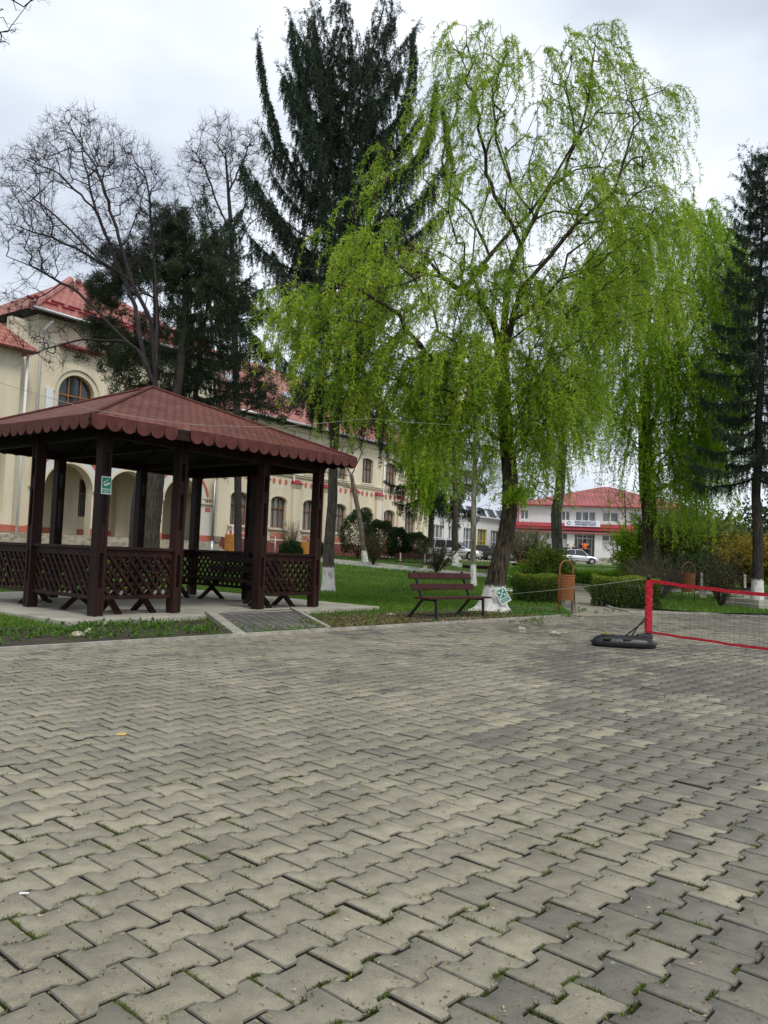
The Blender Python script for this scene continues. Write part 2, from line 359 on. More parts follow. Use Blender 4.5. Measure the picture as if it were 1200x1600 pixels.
    n.links.new(col, b.inputs['Base Color'])
    z, _ = noise(260, 0, 1); z2, _ = noise(30, 0, 1); ad = n.nodes.new('ShaderNodeMath'); ad.operation = 'MULTIPLY_ADD'; ad.inputs[1].default_value = 3; n.links.new(z2.outputs[0], ad.inputs[0]); n.links.new(z.outputs[0], ad.inputs[2])
    bp = n.nodes.new('ShaderNodeBump'); bp.inputs['Strength'].default_value = .5; bp.inputs['Distance'].default_value = .003; n.links.new(ad.outputs[0], bp.inputs['Height']); n.links.new(bp.outputs[0], b.inputs['Normal'])
    o = link_mesh('plaza_paving', me, m_); tag(o, kind='structure')
    return I, J, u0, v0, C
PV = build_pavers()
# leafy things -----------------------------------------------------------
def unit(v): return v/np.maximum(np.linalg.norm(v, axis=-1, keepdims=True), 1e-9)
def leafquads(P, D, L, Wd, rng, fold=0.):
    n = len(P); D = unit(D); S_ = unit(np.cross(D, unit(rng.normal(size=(n, 3))))); L = np.broadcast_to(L, n)[:, None]; Wd = np.broadcast_to(Wd, n)[:, None]
    mid = P+D*L*.45
    V = np.stack([P, mid+S_*Wd/2, P+D*L, mid-S_*Wd/2], 1).reshape(-1, 3); F = np.arange(n*4).reshape(-1, 4)
    return V, F
def frusta(P0, P1, R0, R1, k):
    n = len(P0); d = unit(P1-P0); ref = np.where(np.abs(d[:, 2:3]) < .9, np.array([[0, 0, 1.]]), np.array([[1., 0, 0]])); x = unit(np.cross(d, ref)); y = np.cross(d, x)
    a = np.arange(k)*2*np.pi/k; c = (x[:, None]*np.cos(a)[None, :, None]+y[:, None]*np.sin(a)[None, :, None])
    V = np.concatenate([P0[:, None]+c*R0[:, None, None], P1[:, None]+c*R1[:, None, None]], 1).reshape(-1, 3)
    i = np.arange(k); q = np.stack([i, (i+1) % k, k+(i+1) % k, k+i], 1); F = (np.arange(n)[:, None, None]*2*k+q[None]).reshape(-1, 4)
    return V, F
def merge(parts):
    V = []; F = []; b = 0
    for v, f in parts:
        V.append(v); F.append(f+b); b += len(v)
    return np.concatenate(V), np.concatenate(F)
def trunk_geo(path, rad, k=20, ring=.08, rough=.06, flare=0., seed=0, roots=6):
    """one continuous, uneven tube along a smoothed path; optional root flare at its foot"""
    rng = np.random.default_rng(seed); P = np.array(path, float); r = np.array(rad, float)
    s = np.concatenate([[0], np.cumsum(np.linalg.norm(np.diff(P, axis=0), axis=1))]); n = max(6, int(s[-1]/ring)); t = np.linspace(0, s[-1], n)
    # Catmull-like smoothing by interpolating then blurring
    Q = np.stack([np.interp(t, s, P[:, i]) for i in range(3)], 1); w = max(1, int(.35/ring))
    if n > 4*w:
        Qp = np.pad(Q, ((w, w), (0, 0)), 'edge'); ker = np.ones(2*w+1)/(2*w+1); Q = np.stack([np.convolve(Qp[:, i], ker, 'valid') for i in range(3)], 1)
        Q[0] = P[0]; Q[-1] = P[-1]
    rr = np.interp(t, s, r); d = unit(np.gradient(Q, axis=0)); x = np.zeros_like(Q); x[0] = unit(np.cross(d[0], [0., 1, .1]))
    for i in range(1, n):
        v = x[i-1]-d[i]*np.dot(x[i-1], d[i]); x[i] = v/np.linalg.norm(v)
    y = np.cross(d, x); a = np.arange(k)*2*np.pi/k
    ph = rng.random(6)*6.28; h = t[:, None]
    bump = 1+rough*(np.sin(3*a[None]+ph[0]+h*1.1)*.6+np.sin(5*a[None]+ph[1]-h*1.7)*.5+np.sin(9*a[None]+ph[2]+h*2.3)*.35)+rough*.5*rng.normal(size=(n, k))
    if flare:
        fl = np.exp(-h/.16)*flare; bump = bump+fl*(.55+.45*np.cos(roots*a[None]+ph[3])+.3*np.cos(3*a[None]+ph[4]))+flare*.25*np.exp(-h/.5)
    V = Q[:, None]+(x[:, None]*np.cos(a)[None, :, None]+y[:, None]*np.sin(a)[None, :, None])*(rr[:, None]*bump)[:, :, None]
    i = np.arange(k); q = np.stack([i, (i+1) % k, k+(i+1) % k, k+i], 1); F = (np.arange(n-1)[:, None, None]*k+q[None]).reshape(-1, 4)
    return V.reshape(-1, 3), F
def sample_blobs(blobs, rng):
    """blobs: (px,py,rx,ry,Y,rY,n) ellipsoids given where the photograph shows them at distance Y"""
    out = []
    for px, py, rx, ry, Y, rY, n in blobs:
        v = unit(rng.normal(size=(n, 3)))*(rng.random((n, 1))**.42)
        for q in v: out.append(at(px+q[0]*rx, py+q[1]*ry, Y+q[2]*rY))
    return np.array(out)
def grow(paths, anchors, rng, bf=.4, step=.35, jit=.05, arch=.06, rt=.006, e=.45, minlen=0):
    """grow twigs from main limbs to every anchor so that each joins the nearest, least roundabout wood"""
    P = []; par = []; pl = []
    for k, path in enumerate(paths):
        path = np.array(path, float); prev = -1
        if P:
            prev = int(np.argmin(np.linalg.norm(np.array(P)-path[0], axis=1)))
        for i, p in enumerate(path):
            if i:
                a = path[i-1]; m = max(1, int(np.linalg.norm(p-a)/step))
                for j in range(1, m+1):
                    q = a+(p-a)*j/m+rng.normal(0, .02, 3)*(j < m); P.append(q); par.append(prev); pl.append(pl[prev]+np.linalg.norm(q-P[prev])); prev = len(P)-1
            else:
                P.append(p); par.append(prev); pl.append(0 if prev < 0 else pl[prev]); prev = len(P)-1
    nb = len(P); cap = nb+len(anchors)*14+100; A = np.zeros((cap, 3)); A[:nb] = P; L = np.zeros(cap); L[:nb] = pl; par = list(par); n = nb
    base = A[:nb]; dd = np.array([np.min(np.linalg.norm(base-a, axis=1)) for a in anchors]); tips = []
    for a in anchors[np.argsort(dd)]:
        d = np.linalg.norm(A[:n]-a, axis=1); up = np.maximum(0, A[:n, 2]-a[2]); j = int(np.argmin(d+bf*L[:n]+up*.5)); D = d[j]; m = max(1, min(12, int(D/step+.5))); prev = j; p0 = A[j].copy(); o = rng.normal(0, .12*D, 3)
        for i in range(1, m+1):
            t = i/m; q = p0+(a-p0)*t+(o+np.array([0, 0, arch*D*2]))*(4*t*(1-t))*.5+rng.normal(0, jit, 3)*(i < m)
            A[n] = q; L[n] = L[prev]+np.linalg.norm(q-A[prev]); par.append(prev); prev = n; n += 1
        tips.append(prev)
    A = A[:n]; par = np.array(par); cnt = np.zeros(n)
    for t in tips: cnt[t] += 1
    for i in range(n-1, 0, -1):
        if par[i] >= 0: cnt[par[i]] += cnt[i]
    rad = rt*np.maximum(cnt, 1)**e
    return A, par, rad, np.array(tips), nb
def wood_geo(A, par, rad, skip=0, maxr=None):
    i = np.arange(len(A)); i = i[(par >= 0) & (i >= skip)]; p = par[i]; R1 = rad[i]; R0 = np.minimum(rad[p], R1*1.35)
    if maxr is not None: R0 = np.minimum(R0, maxr); R1 = np.minimum(R1, maxr)
    out = []
    for lo, hi, k in ((0, .012, 3), (.012, .04, 5), (.04, 9, 9)):
        m = (R1 >= lo) & (R1 < hi)
        if m.any(): out.append(frusta(A[p[m]], A[i[m]]+unit(A[i[m]]-A[p[m]])*R1[m][:, None]*.3, R0[m], R1[m], k))
    return merge(out)
def strands(P0, D0, L, K, rng, droop=1.0, out=.35, wob=.02):
    """hanging shoots: leave outward and bend down; returns (n,K,3)"""
    n = len(P0); t = np.linspace(0, 1, K)[None, :, None]; L = L[:, None, None]; D = unit(D0)[:, None]
    g = np.array([0, 0, -1.])[None, None]
    h = D*L*out*(1-(1-t)**2)+g*L*droop*(t**1.5)*(.9)
    w = np.cumsum(rng.normal(0, wob, (n, K, 3)), 1)*L*np.array([1, 1, .3]); w[:, 0] = 0
    return P0[:, None]+h+w
def strand_wood(Q, r0, r1, k=3):
    n, K, _ = Q.shape; t = np.linspace(0, 1, K); r = r0+(r1-r0)*t
    return frusta(Q[:, :-1].reshape(-1, 3), Q[:, 1:].reshape(-1, 3), np.tile(r[:-1], n), np.tile(r[1:], n), k)
def along(Q, lens, per_m, rng, tmin=0.):
    n, K, _ = Q.shape; c = rng.poisson(lens*per_m); idx = np.repeat(np.arange(n), c); t = tmin+(1-tmin)*rng.random(len(idx)); f = t*(K-1); i = np.minimum(f.astype(int), K-2); f = (f-i)[:, None]
    a = Q[idx, i]; b = Q[idx, i+1]; return a+(b-a)*f, unit(b-a), idx, t

BARKW = barkmat('willow_bark', (.014, .011, .008), (.10, .08, .055), paint=.62, scale=10, bump=1.)
TWIGW = mat('willow_twig', (.10, .085, .035), .8, .3, 5)
LIMBW = barkmat('willow_limb_bark', (.022, .017, .012), (.09, .07, .045), scale=14, bump=.5)
LEAFW = leafmat('willow_leaf', (.13, .29, .010), (.50, .62, .055), .5)
LEAFW2 = leafmat('bright_green_leaf', (.12, .31, .010), (.46, .62, .04), .52)
def willow(name, label, trunk, trunk_r, limbs, blobs, seed, strand_n, strand_len, leaf_per_m, leafm, barkm, z_paint=None, flare=1.0, fine=.0055, e=.44, maxr=.16, out=.4, leafL=.085, leafW=.017, group=None, sub=.75, thin=None):
    rng = np.random.default_rng(seed); root = empty(name, trunk[0], 0, label, 'tree', group)
    V, F = trunk_geo(trunk, trunk_r, 26, .07, .05, flare, seed); parts = [(V, F)]
    npmesh('trunk', V, F, barkm, root, True, world=True)
    an = sample_blobs(blobs, rng)
    A, par, rad, tips, nb = grow([trunk]+limbs, an, rng, .35, .38, .045, .12, fine, e)
    nt_ = int(sum(max(1, int(np.linalg.norm(np.array(b)-np.array(a))/.38)) for a, b in zip(trunk[:-1], trunk[1:])))+1
    V, F = wood_geo(A, par, rad, skip=nt_, maxr=maxr)
    npmesh('branches', V, F, LIMBW, root, True, world=True)
    n = int(len(an)*strand_n); pool = np.arange(nb, len(A)); big = rng.random(n) < sub
    src = np.where(big, rng.choice(tips, n), rng.choice(pool, n)); P0 = A[src]; ctr = np.array(trunk[-1]); o = P0-ctr; o[:, 2] = 0
    if thin is not None:
        kp = rng.random(n) < np.interp(P0[:, 2], thin[0], thin[1]); P0 = P0[kp]; o = o[kp]; n = len(P0)
    D0 = unit(o)+rng.normal(0, .7, (n, 3)); D0[:, 2] = np.abs(D0[:, 2])*.5
    lo, hi = strand_len; L = lo+(hi-lo)*rng.random(n)**1.4; Q = strands(P0, D0, L, 9, rng, 1., out, .012)
    zmin = np.array([tz(y)+.9 for y in Q[:, -1, 1]]); Q[:, :, 2] = np.maximum(Q[:, :, 2], zmin[:, None]+.3*rng.random(n)[:, None])
    V, F = strand_wood(Q, .0042, .0018); npmesh('shoots', V, F, TWIGW, root, world=True)
    P, D, idx, t = along(Q, L, leaf_per_m, rng); r_ = rng.normal(size=(len(P), 3)); Dl = unit(D*.7+unit(r_)*.75)
    V, F = leafquads(P, Dl, leafL*(.6+.7*rng.random(len(P))), leafW*(.7+.6*rng.random(len(P))), rng)
    tint = np.clip(rng.normal(.45, .22, len(P))+rng.normal(0, .32, n)[idx], 0, 1)
    npmesh('foliage', V, F, leafm, root, attr=tint, world=True)
    return root

# ---- great willow in the middle
wb = gp(770, 957); WY = wb[1]
def w_(px, py, dy=0.): return tuple(at(px, py, WY+dy))
tr = [tuple(wb-np.array([0, 0, .08])), w_(773, 920), w_(781, 880), w_(790, 840, .05), w_(797, 795, .1), w_(797, 740, .15), w_(791, 690, .1), w_(788, 640), w_(786, 590), w_(782, 545, .1)]
trr = [.30, .235, .205, .19, .185, .18, .175, .17, .16, .15]
limbs = [[w_(782, 545, .1), w_(770, 500), w_(745, 465, -.3), w_(720, 455, -.5), w_(690, 432, -.8), w_(665, 428, -1), w_(630, 445, -1.3), w_(590, 450, -1.4)],
         [w_(720, 455, -.5), w_(735, 440, -.2), w_(765, 400, .2), w_(790, 370, .4), w_(830, 330, .5), w_(870, 270, .4)],
         [w_(782, 545, .1), w_(790, 480, .3), w_(795, 430, .5), w_(815, 380, .8), w_(860, 290, 1.2), w_(900, 265, 1.4), w_(935, 260, 1.6)],
         [w_(786, 590), w_(800, 500, -.3), w_(815, 450, -.6), w_(860, 400, -.9), w_(900, 350, -1.1), w_(960, 300, -1.4), w_(990, 200, -1.6), w_(985, 140, -1.6)],
         [w_(765, 400, .2), w_(735, 330, .6), w_(700, 300, .9), w_(690, 250, 1.1), w_(715, 170, 1.2)],
         [w_(830, 330, .5), w_(800, 290, .1), w_(775, 220, -.2), w_(770, 140, -.4), w_(790, 90, -.5)],
         [w_(870, 270, .4), w_(905, 210, .2), w_(920, 150, .1), w_(930, 70, .1)],
         [w_(935, 260, 1.6), w_(965, 190, 1.8), w_(1000, 120, 1.9)],
         [w_(791, 640), w_(760, 590, -.5), w_(720, 570, -.9), w_(690, 560, -1.2), w_(640, 570, -1.6)],
         [w_(690, 432, -.8), w_(650, 390, -.6), w_(600, 330, -.4), w_(570, 290, -.3)],
         [w_(590, 450, -1.4), w_(530, 420, -1.6), w_(470, 420, -1.8), w_(430, 450, -1.8)],
         [w_(782, 545, .1), w_(840, 500, -1.2), w_(900, 480, -2), w_(950, 490, -2.5), w_(985, 515, -2.8)]]
bl = [(760, 110, 75, 80, WY, 2, 80), (900, 120, 95, 85, WY, 2.2, 75), (1020, 180, 60, 90, WY, 2, 45), (940, 60, 28, 40, WY, .8, 14), (700, 70, 35, 45, WY, 1, 14), (700, 200, 60, 110, WY+.5, 2, 55),
      (850, 280, 190, 110, WY, 2.6, 150), (570, 390, 85, 90, WY-1, 1.8, 62), (600, 250, 35, 45, WY-.5, 1, 16), (470, 470, 60, 35, WY-1.5, 1.2, 40), (540, 510, 105, 60, WY-1.5, 1.6, 48),
      (650, 420, 110, 80, WY-.8, 2, 95), (690, 550, 120, 60, WY-1, 2, 92), (790, 440, 90, 70, WY+.2, 2.4, 120), (870, 480, 100, 90, WY, 2.4, 130), (980, 340, 100, 110, WY, 2.4, 120),
      (700, 640, 60, 30, WY-.5, 1.5, 50), (770, 610, 50, 50, WY-.3, .8, 45), (835, 670, 38, 55, WY, 1.2, 40), (765, 690, 28, 35, WY-.2, .8, 18), (880, 600, 60, 60, WY-.4, 1.5, 60), (640, 600, 60, 45, WY-1, 1.2, 36), (560, 590, 45, 40, WY-1, 1, 20), (500, 540, 50, 40, WY-1.2, 1, 16), (740, 560, 60, 50, WY-.6, 1, 50), (830, 600, 50, 60, WY, 1.6, 60), (1000, 450, 80, 70, WY, 2, 40)]
W1 = willow('willow_tree', 'large weeping willow with white painted trunk foot beside the empty park bench', tr, trr, limbs, bl, 11, 4.2, (.45, 1.9), 50, LEAFW, BARKW, flare=.95, leafL=.105, leafW=.019, thin=([5, 7, 9, 13], [.9, .66, .52, .58]), fine=.0062, e=.46, maxr=.2)
# sprays of young shoots straight from the trunk
def sprays(parent, pts, seed, n, L, leafm, per=60, lw=(.09, .02)):
    rng = np.random.default_rng(seed); P0 = np.repeat(np.array(pts), n, 0)+rng.normal(0, .06, (len(pts)*n, 3)); D0 = rng.normal(size=P0.shape); D0[:, 1] -= .5; D0[:, 2] = np.abs(D0[:, 2]); LL_ = L*(.4+.8*rng.random(len(P0)))
    Q = strands(P0, D0, LL_, 7, rng, .6, .7, .02); V, F = strand_wood(Q, .004, .002); npmesh('shoots', V, F, TWIGW, parent, world=True)
    P, D, idx, t = along(Q, LL_, per, rng); V, F = leafquads(P, unit(D*.7+unit(rng.normal(size=P.shape))*.8), lw[0]*(.6+.7*rng.random(len(P))), lw[1], rng)
    npmesh('foliage', V, F, leafm, parent, attr=np.clip(rng.normal(.55, .25, len(P)), 0, 1), world=True)
sprays(W1, [w_(803, 780, -.25), w_(812, 770, -.2), w_(800, 770, -.3), w_(795, 700, -.25), w_(785, 620, -.25), w_(800, 660, -.2)], 5, 26, .55, LEAFW2)

# ---- second willow to the right
rb = gx(1016, 30.); RY = 30.
def r_(px, py, dy=0.): return tuple(at(px, py, RY+dy))
BARKR = barkmat('dark_willow_bark', (.02, .017, .013), (.10, .085, .06), paint=tz(30)+.35, scale=9, bump=1.)
tr2 = [tuple(rb-np.array([0, 0, .08])), r_(1017, 860), r_(1016, 810), r_(1011, 760), r_(1008, 700), r_(1006, 650), r_(1010, 600)]
lim2 = [[r_(1010, 600), r_(1000, 520), r_(970, 440), r_(930, 380)], [r_(1010, 600), r_(1030, 500, .5), r_(1050, 400, 1), r_(1060, 330, 1)], [r_(1008, 700), r_(1040, 600, -1), r_(1090, 500, -2), r_(1120, 420, -2)],
        [r_(1010, 640), r_(960, 560, 1.5), r_(915, 520, 2)], [r_(1030, 500, .5), r_(1090, 420, 1.5), r_(1110, 350, 2)]]
bl2 = [(1085, 345, 55, 40, RY, 3, 70), (1120, 430, 50, 80, RY, 3, 110), (1000, 400, 80, 80, RY-1, 3, 110), (930, 460, 50, 80, RY, 3, 60), (1040, 500, 110, 90, RY-1, 3.4, 200), (915, 590, 40, 60, RY, 2.5, 45), (980, 600, 70, 60, RY-1, 3, 80), (1080, 590, 85, 80, RY-1, 3.2, 150), (1140, 560, 28, 90, RY-1, 2, 60), (1040, 680, 70, 50, RY-1.5, 2, 90), (1100, 680, 40, 50, RY-1, 2, 60), (1060, 740, 55, 35, RY-1.5, 2, 50), (1145, 420, 22, 70, RY-1, 2, 30)]
willow('willow_tree', 'second weeping willow, densest curtain of bright leaves, growing behind the red net post', tr2, [.36, .31, .29, .27, .25, .22, .2], lim2, bl2, 23, 4.2, (.7, 3.2), 34, LEAFW2, BARKR, flare=.6, leafL=.115, leafW=.027, fine=.007, out=.28)

# ---- slimmer tree between the two willows
sb = gx(872, 38.); SY = 38.
def s_(px, py, dy=0.): return tuple(at(px, py, SY+dy))
BARKS = barkmat('grey_green_bark', (.045, .045, .035), (.14, .14, .10), paint=None, scale=8, bump=.6)
tr3 = [tuple(sb-np.array([0, 0, .08])), s_(871, 850), s_(869, 800), s_(874, 770), s_(877, 730), s_(880, 695)]
lim3 = [[s_(880, 695), s_(868, 660), s_(855, 600)], [s_(880, 695), s_(888, 640), s_(890, 580), s_(905, 500)], [s_(876, 740), s_(850, 715), s_(835, 690), s_(815, 650)], [s_(880, 700), s_(905, 670, 1), s_(925, 600, 1)]]
bl3 = [(850, 600, 55, 60, SY, 2, 60), (895, 560, 50, 80, SY, 2, 70), (820, 690, 45, 50, SY, 2, 50), (900, 680, 45, 40, SY, 2, 40), (850, 740, 40, 35, SY, 1.5, 24)]
willow('willow_tree', 'slim grey-green trunked tree with light spring leaf standing between the two big willows', tr3, [.29, .25, .25, .24, .22, .2], lim3, bl3, 31, 4.0, (.4, 1.8), 14, LEAFW, BARKS, flare=.3, leafL=.12, leafW=.045, fine=.01)

# ---- conifers
NEEDLE = leafmat('spruce_needles', (.014, .028, .016), (.055, .090, .045), .15)
NEEDLEP = leafmat('pine_needles', (.018, .030, .014), (.065, .090, .038), .15)
def spruce(name, label, base, lean_px, Y, zlow, ztop, rtrunk, blen, nb, seed, bark, strand=(.25, .8), per=12, needles=26, extra=(), group=None, needlemat=None, azi=None, prof=None, nl=.055, nw=.016, upturn=.55):
    rng = np.random.default_rng(seed); root = empty(name, base, 0, label, 'tree', group); b = np.array(base)
    top = b+np.array([lean_px, 0, ztop-b[2]]); path = [b-np.array([0, 0, .08])]+[b+(top-b)*t+np.append(rng.normal(0, .04, 2), 0) for t in np.linspace(.08, 1, 12)]
    rr = [rtrunk*1.15]+[rtrunk*(1-t*.94) for t in np.linspace(.04, 1, 12)]
    V, F = trunk_geo(path, rr, 18, .12, .04, .45, seed); npmesh('trunk', V, F, bark, root, True, world=True)
    S0, DD, LN, woods = [], [], [], []
    def branch(pts, r0, dens, hang=1.):
        pts = np.array(pts); K = len(pts); woods.append(frusta(pts[:-1], pts[1:], r0*(1-np.arange(K-1)/K*.85), r0*(1-np.arange(1, K)/K*.85), 5))
        s = np.concatenate([[0], np.cumsum(np.linalg.norm(np.diff(pts, axis=0), axis=1))]); L = s[-1]; m = max(3, int(L*dens)); t = rng.random(m)**.8*L*.97+.03*L
        q = np.stack([np.interp(t, s, pts[:, i]) for i in range(3)], 1); ax = unit(pts[-1]-pts[0]); side = unit(np.cross(ax, [0, 0, 1.])); w = (rng.random(m)-.5)*2
        wid = (.10+.42*np.clip(1-t/L, 0, 1)**.6*min(1, L/2.2))*rng.random(m)
        q2 = q+side[None]*(np.sign(w)*wid)[:, None]+ax[None]*(wid*.5)[:, None]
        woods.append(frusta(q, q2, np.full(m, .006), np.full(m, .003), 3))
        S0.append(q2); d = side[None]*w[:, None]*.5+ax[None]*.5; DD.append(d); LN.append(hang*(strand[0]+(strand[1]-strand[0])*rng.random(m))*(.35+.65*np.clip(1-t/L, 0, 1)))
        m2 = max(4, int(L*dens*.9)); t = rng.random(m2)*L; q = np.stack([np.interp(t, s, pts[:, i]) for i in range(3)], 1); tp.append(q)
        # stiff tip shoots
        tips_.append((pts[-1], ax))
    tp = []; tips_ = []
    for i in range(nb):
        f = (i+.5)/nb; z = zlow+(ztop-zlow)*f**.95; a = i*2.399+rng.normal(0, .25) if azi is None else azi(i, rng)
        p0 = b+(top-b)*((z-b[2])/(ztop-b[2])); pr = prof(f) if prof else (1-f)**.8*.9+.1; L = blen*pr*(.75+.5*rng.random()); dh = np.array([math.cos(a), math.sin(a), 0]); droop = -.45*(1-f)+.25*f
        pts = [p0+dh*L*t+np.array([0, 0, L*(droop*t+upturn*(t**2.4))])+rng.normal(0, .02, 3) for t in np.linspace(0, 1, 7)]
        branch(pts, .012+.012*L, per)
    for ex in extra: branch([np.array(at(*e)) for e in ex[0]], ex[1], per*1.35, 1.25)
    S0 = np.concatenate(S0); DD = np.concatenate(DD); LN = np.concatenate(LN)
    Q = strands(S0, DD, LN, 5, rng, .95, .18, .03); woods.append(strand_wood(Q, .004, .002)); V, F = merge(woods)
    npmesh('branches', V, F, bark_thin, root, world=True)
    P, D, idx, t = along(Q, LN, needles/.5, rng); T = np.concatenate(tp); Tn = len(T)*9; Tp = np.repeat(T, 9, 0)+rng.normal(0, .03, (Tn, 3)); P = np.concatenate([P, Tp]); D = np.concatenate([D, rng.normal(size=(Tn, 3))])
    # tips: short candle shoots
    for (q, ax) in tips_:
        m = 70; ax = unit(ax+np.array([0, 0, .6])); tt = rng.random(m)[:, None]; P = np.concatenate([P, q+ax*tt*.5-ax*.1+rng.normal(0, .012, (m, 3))]); D = np.concatenate([D, ax+rng.normal(0, .5, (m, 3))])
        for k in range(9):
            dv = unit(ax*.5+rng.normal(0, .9, 3)); m = 16; tt = rng.random(m)[:, None]; P = np.concatenate([P, q+ax*(.3 if k < 5 else .05)+dv*tt*.24]); D = np.concatenate([D, dv+rng.normal(0, .4, (m, 3))])
    V, F = leafquads(P+rng.normal(0, .018, P.shape), D*.8+unit(rng.normal(size=P.shape))*.7, nl*(.6+.7*rng.random(len(P))), nw, rng)
    npmesh('foliage', V, F, needlemat or NEEDLE, root, attr=np.clip(rng.normal(.45, .25, len(P)), 0, 1), world=True)
    return root
bark_thin = mat('conifer_twig', (.04, .03, .022), .9, .3, 8)
cb = gp(513, 926); CY = cb[1]
bk1 = barkmat('spruce_bark', (.04, .035, .03), (.12, .105, .085), paint=.82, scale=16, bump=.7)
ex = [([(545, 370, CY), (500, 330, CY-.3), (470, 290, CY-.5), (440, 230, CY-.7), (418, 150, CY-.8), (405, 70, CY-.8)], .05),
      ([(545, 300, CY), (510, 250, CY-.2), (485, 180, CY-.4), (470, 110, CY-.5), (455, 35, CY-.5)], .045),
      ([(550, 240, CY), (520, 200, CY+.3), (505, 130, CY+.4), (495, 60, CY+.4), (490, 25, CY+.4)], .04),
      ([(545, 230, CY), (500, 200, CY-.8), (465, 165, CY-1), (443, 120, CY-1)], .03),
      ([(540, 420, CY), (490, 400, CY-.6), (440, 350, CY-1), (400, 300, CY-1.2), (380, 260, CY-1.2)], .05),
      ([(535, 470, CY), (480, 430, CY), (430, 410, CY+.2), (390, 370, CY+.3)], .05),
      ([(555, 250, CY), (590, 240, CY-.4), (620, 200, CY-.6), (640, 130, CY-.7), (645, 60, CY-.7)], .04),
      ([(552, 300, CY), (600, 290, CY+.3), (650, 250, CY+.5), (672, 190, CY+.6), (680, 130, CY+.6)], .04),
      ([(548, 360, CY), (600, 350, CY-.2), (660, 310, CY-.5), (700, 250, CY-.6), (690, 170, CY-.6)], .04),
      ([(540, 430, CY), (600, 400, CY-.6), (650, 370, CY-.8), (690, 330, CY-.9)], .04),
      ([(530, 610, CY), (500, 600, CY-.8), (480, 600, CY-1.2), (470, 620, CY-1.3)], .03),
      ([(533, 580, CY), (570, 600, CY-.9), (600, 640, CY-1.4), (597, 700, CY-1.5)], .03)]
spruce('spruce_tree', 'tallest dark spruce with upcurved side limbs and a white painted trunk foot', cb, .05, CY, 5.3, 17.1, .17, 1.9, 84, 41, bk1, (.35, 1.4), 34, 56, ex, prof=lambda f: .8+.45*math.sin(f*math.pi), upturn=.75, nl=.06, nw=.02)
rc = gx(1183, 25.); bk3 = barkmat('dark_spruce_bark', (.02, .018, .015), (.07, .06, .05), paint=.95, scale=16, bump=.7)
spruce('spruce_tree', 'dark spruce rising out of the square concrete planter by the dark plank bench', rc, .0, 25., 4.0, 14.6, .17, 1.65, 96, 43, bk3, (.2, .75), 46, 52, prof=lambda f: (1-f)**.7*.85+.22, upturn=.35, nw=.02)
d2 = gx(671, 53.); bk4 = barkmat('old_spruce_bark', (.03, .026, .022), (.09, .075, .06), paint=tz(53)+1.0, scale=12, bump=.7)
def _az(i, rng): return i*2.399
spruce('spruce_tree', 'gloomy drooping spruce with a white foot near the silver estate car', d2, .0, 53., 5.0, 14.5, .21, 4.6, 34, 44, bk4, (.7, 2.4), 22, 26, azi=_az, nl=.12, nw=.04, prof=lambda f: .8-.5*f, upturn=.2)
# conifers behind the gazebo
sp4 = gx(272, 34.); bk5 = barkmat('grey_conifer_bark', (.03, .028, .022), (.10, .09, .07), scale=12)
ex4 = [([(300, 470, 34), (330, 430, 33.5), (370, 450, 33), (405, 490, 32.6)], .05), ([(300, 530, 34), (350, 500, 33), (390, 520, 32.5), (420, 560, 32)], .05), ([(297, 410, 34), (330, 370, 34), (360, 345, 34), (378, 330, 34)], .04)]
spruce('spruce_tree', 'drooping dark spruce behind the gazebo roof, next to the pine', sp4, 1.0, 34., 5.6, 14.8, .2, 3.4, 50, 45, bk5, (.4, 1.5), 26, 34, ex4, nl=.09, nw=.03, prof=lambda f: 1.02-.55*f, upturn=.25)
def pine(name, label, trunk, trunk_r, limbs, blobs, seed, bark):
    rng = np.random.default_rng(seed); root = empty(name, trunk[0], 0, label, 'tree'); V, F = trunk_geo(trunk, trunk_r, 18, .1, .06, .3, seed); npmesh('trunk', V, F, bark, root, True, world=True)
    an = sample_blobs(blobs, rng); A, par, rad, tips, nb = grow([trunk]+limbs, an, rng, .35, .4, .06, .05, .008, .42); nt_ = int(sum(max(1, int(np.linalg.norm(np.array(b)-np.array(a))/.4)) for a, b in zip(trunk[:-1], trunk[1:])))+1
    V, F = wood_geo(A, par, rad, nt_, .12); npmesh('branches', V, F, bark_thin, root, True, world=True)
    c = np.repeat(tips, 5); C = A[c]+rng.normal(0, .24, (len(c), 3)); k = 85; P = np.repeat(C, k, 0)+rng.normal(0, .05, (len(C)*k, 3)); D = unit(rng.normal(size=P.shape)+np.array([0, 0, .4])); P = P+D*.05
    V, F = leafquads(P, D, .16*(.6+.6*rng.random(len(P))), .02, rng); npmesh('foliage', V, F, NEEDLEP, root, attr=np.clip(rng.normal(.45, .2, len(P))+np.repeat(rng.normal(0, .2, len(C)), k), 0, 1), world=True)
    return root
PY_ = 30.
def p_(px, py, dy=0.): return tuple(at(px, py, PY_+dy))
pb = gx(236, PY_)
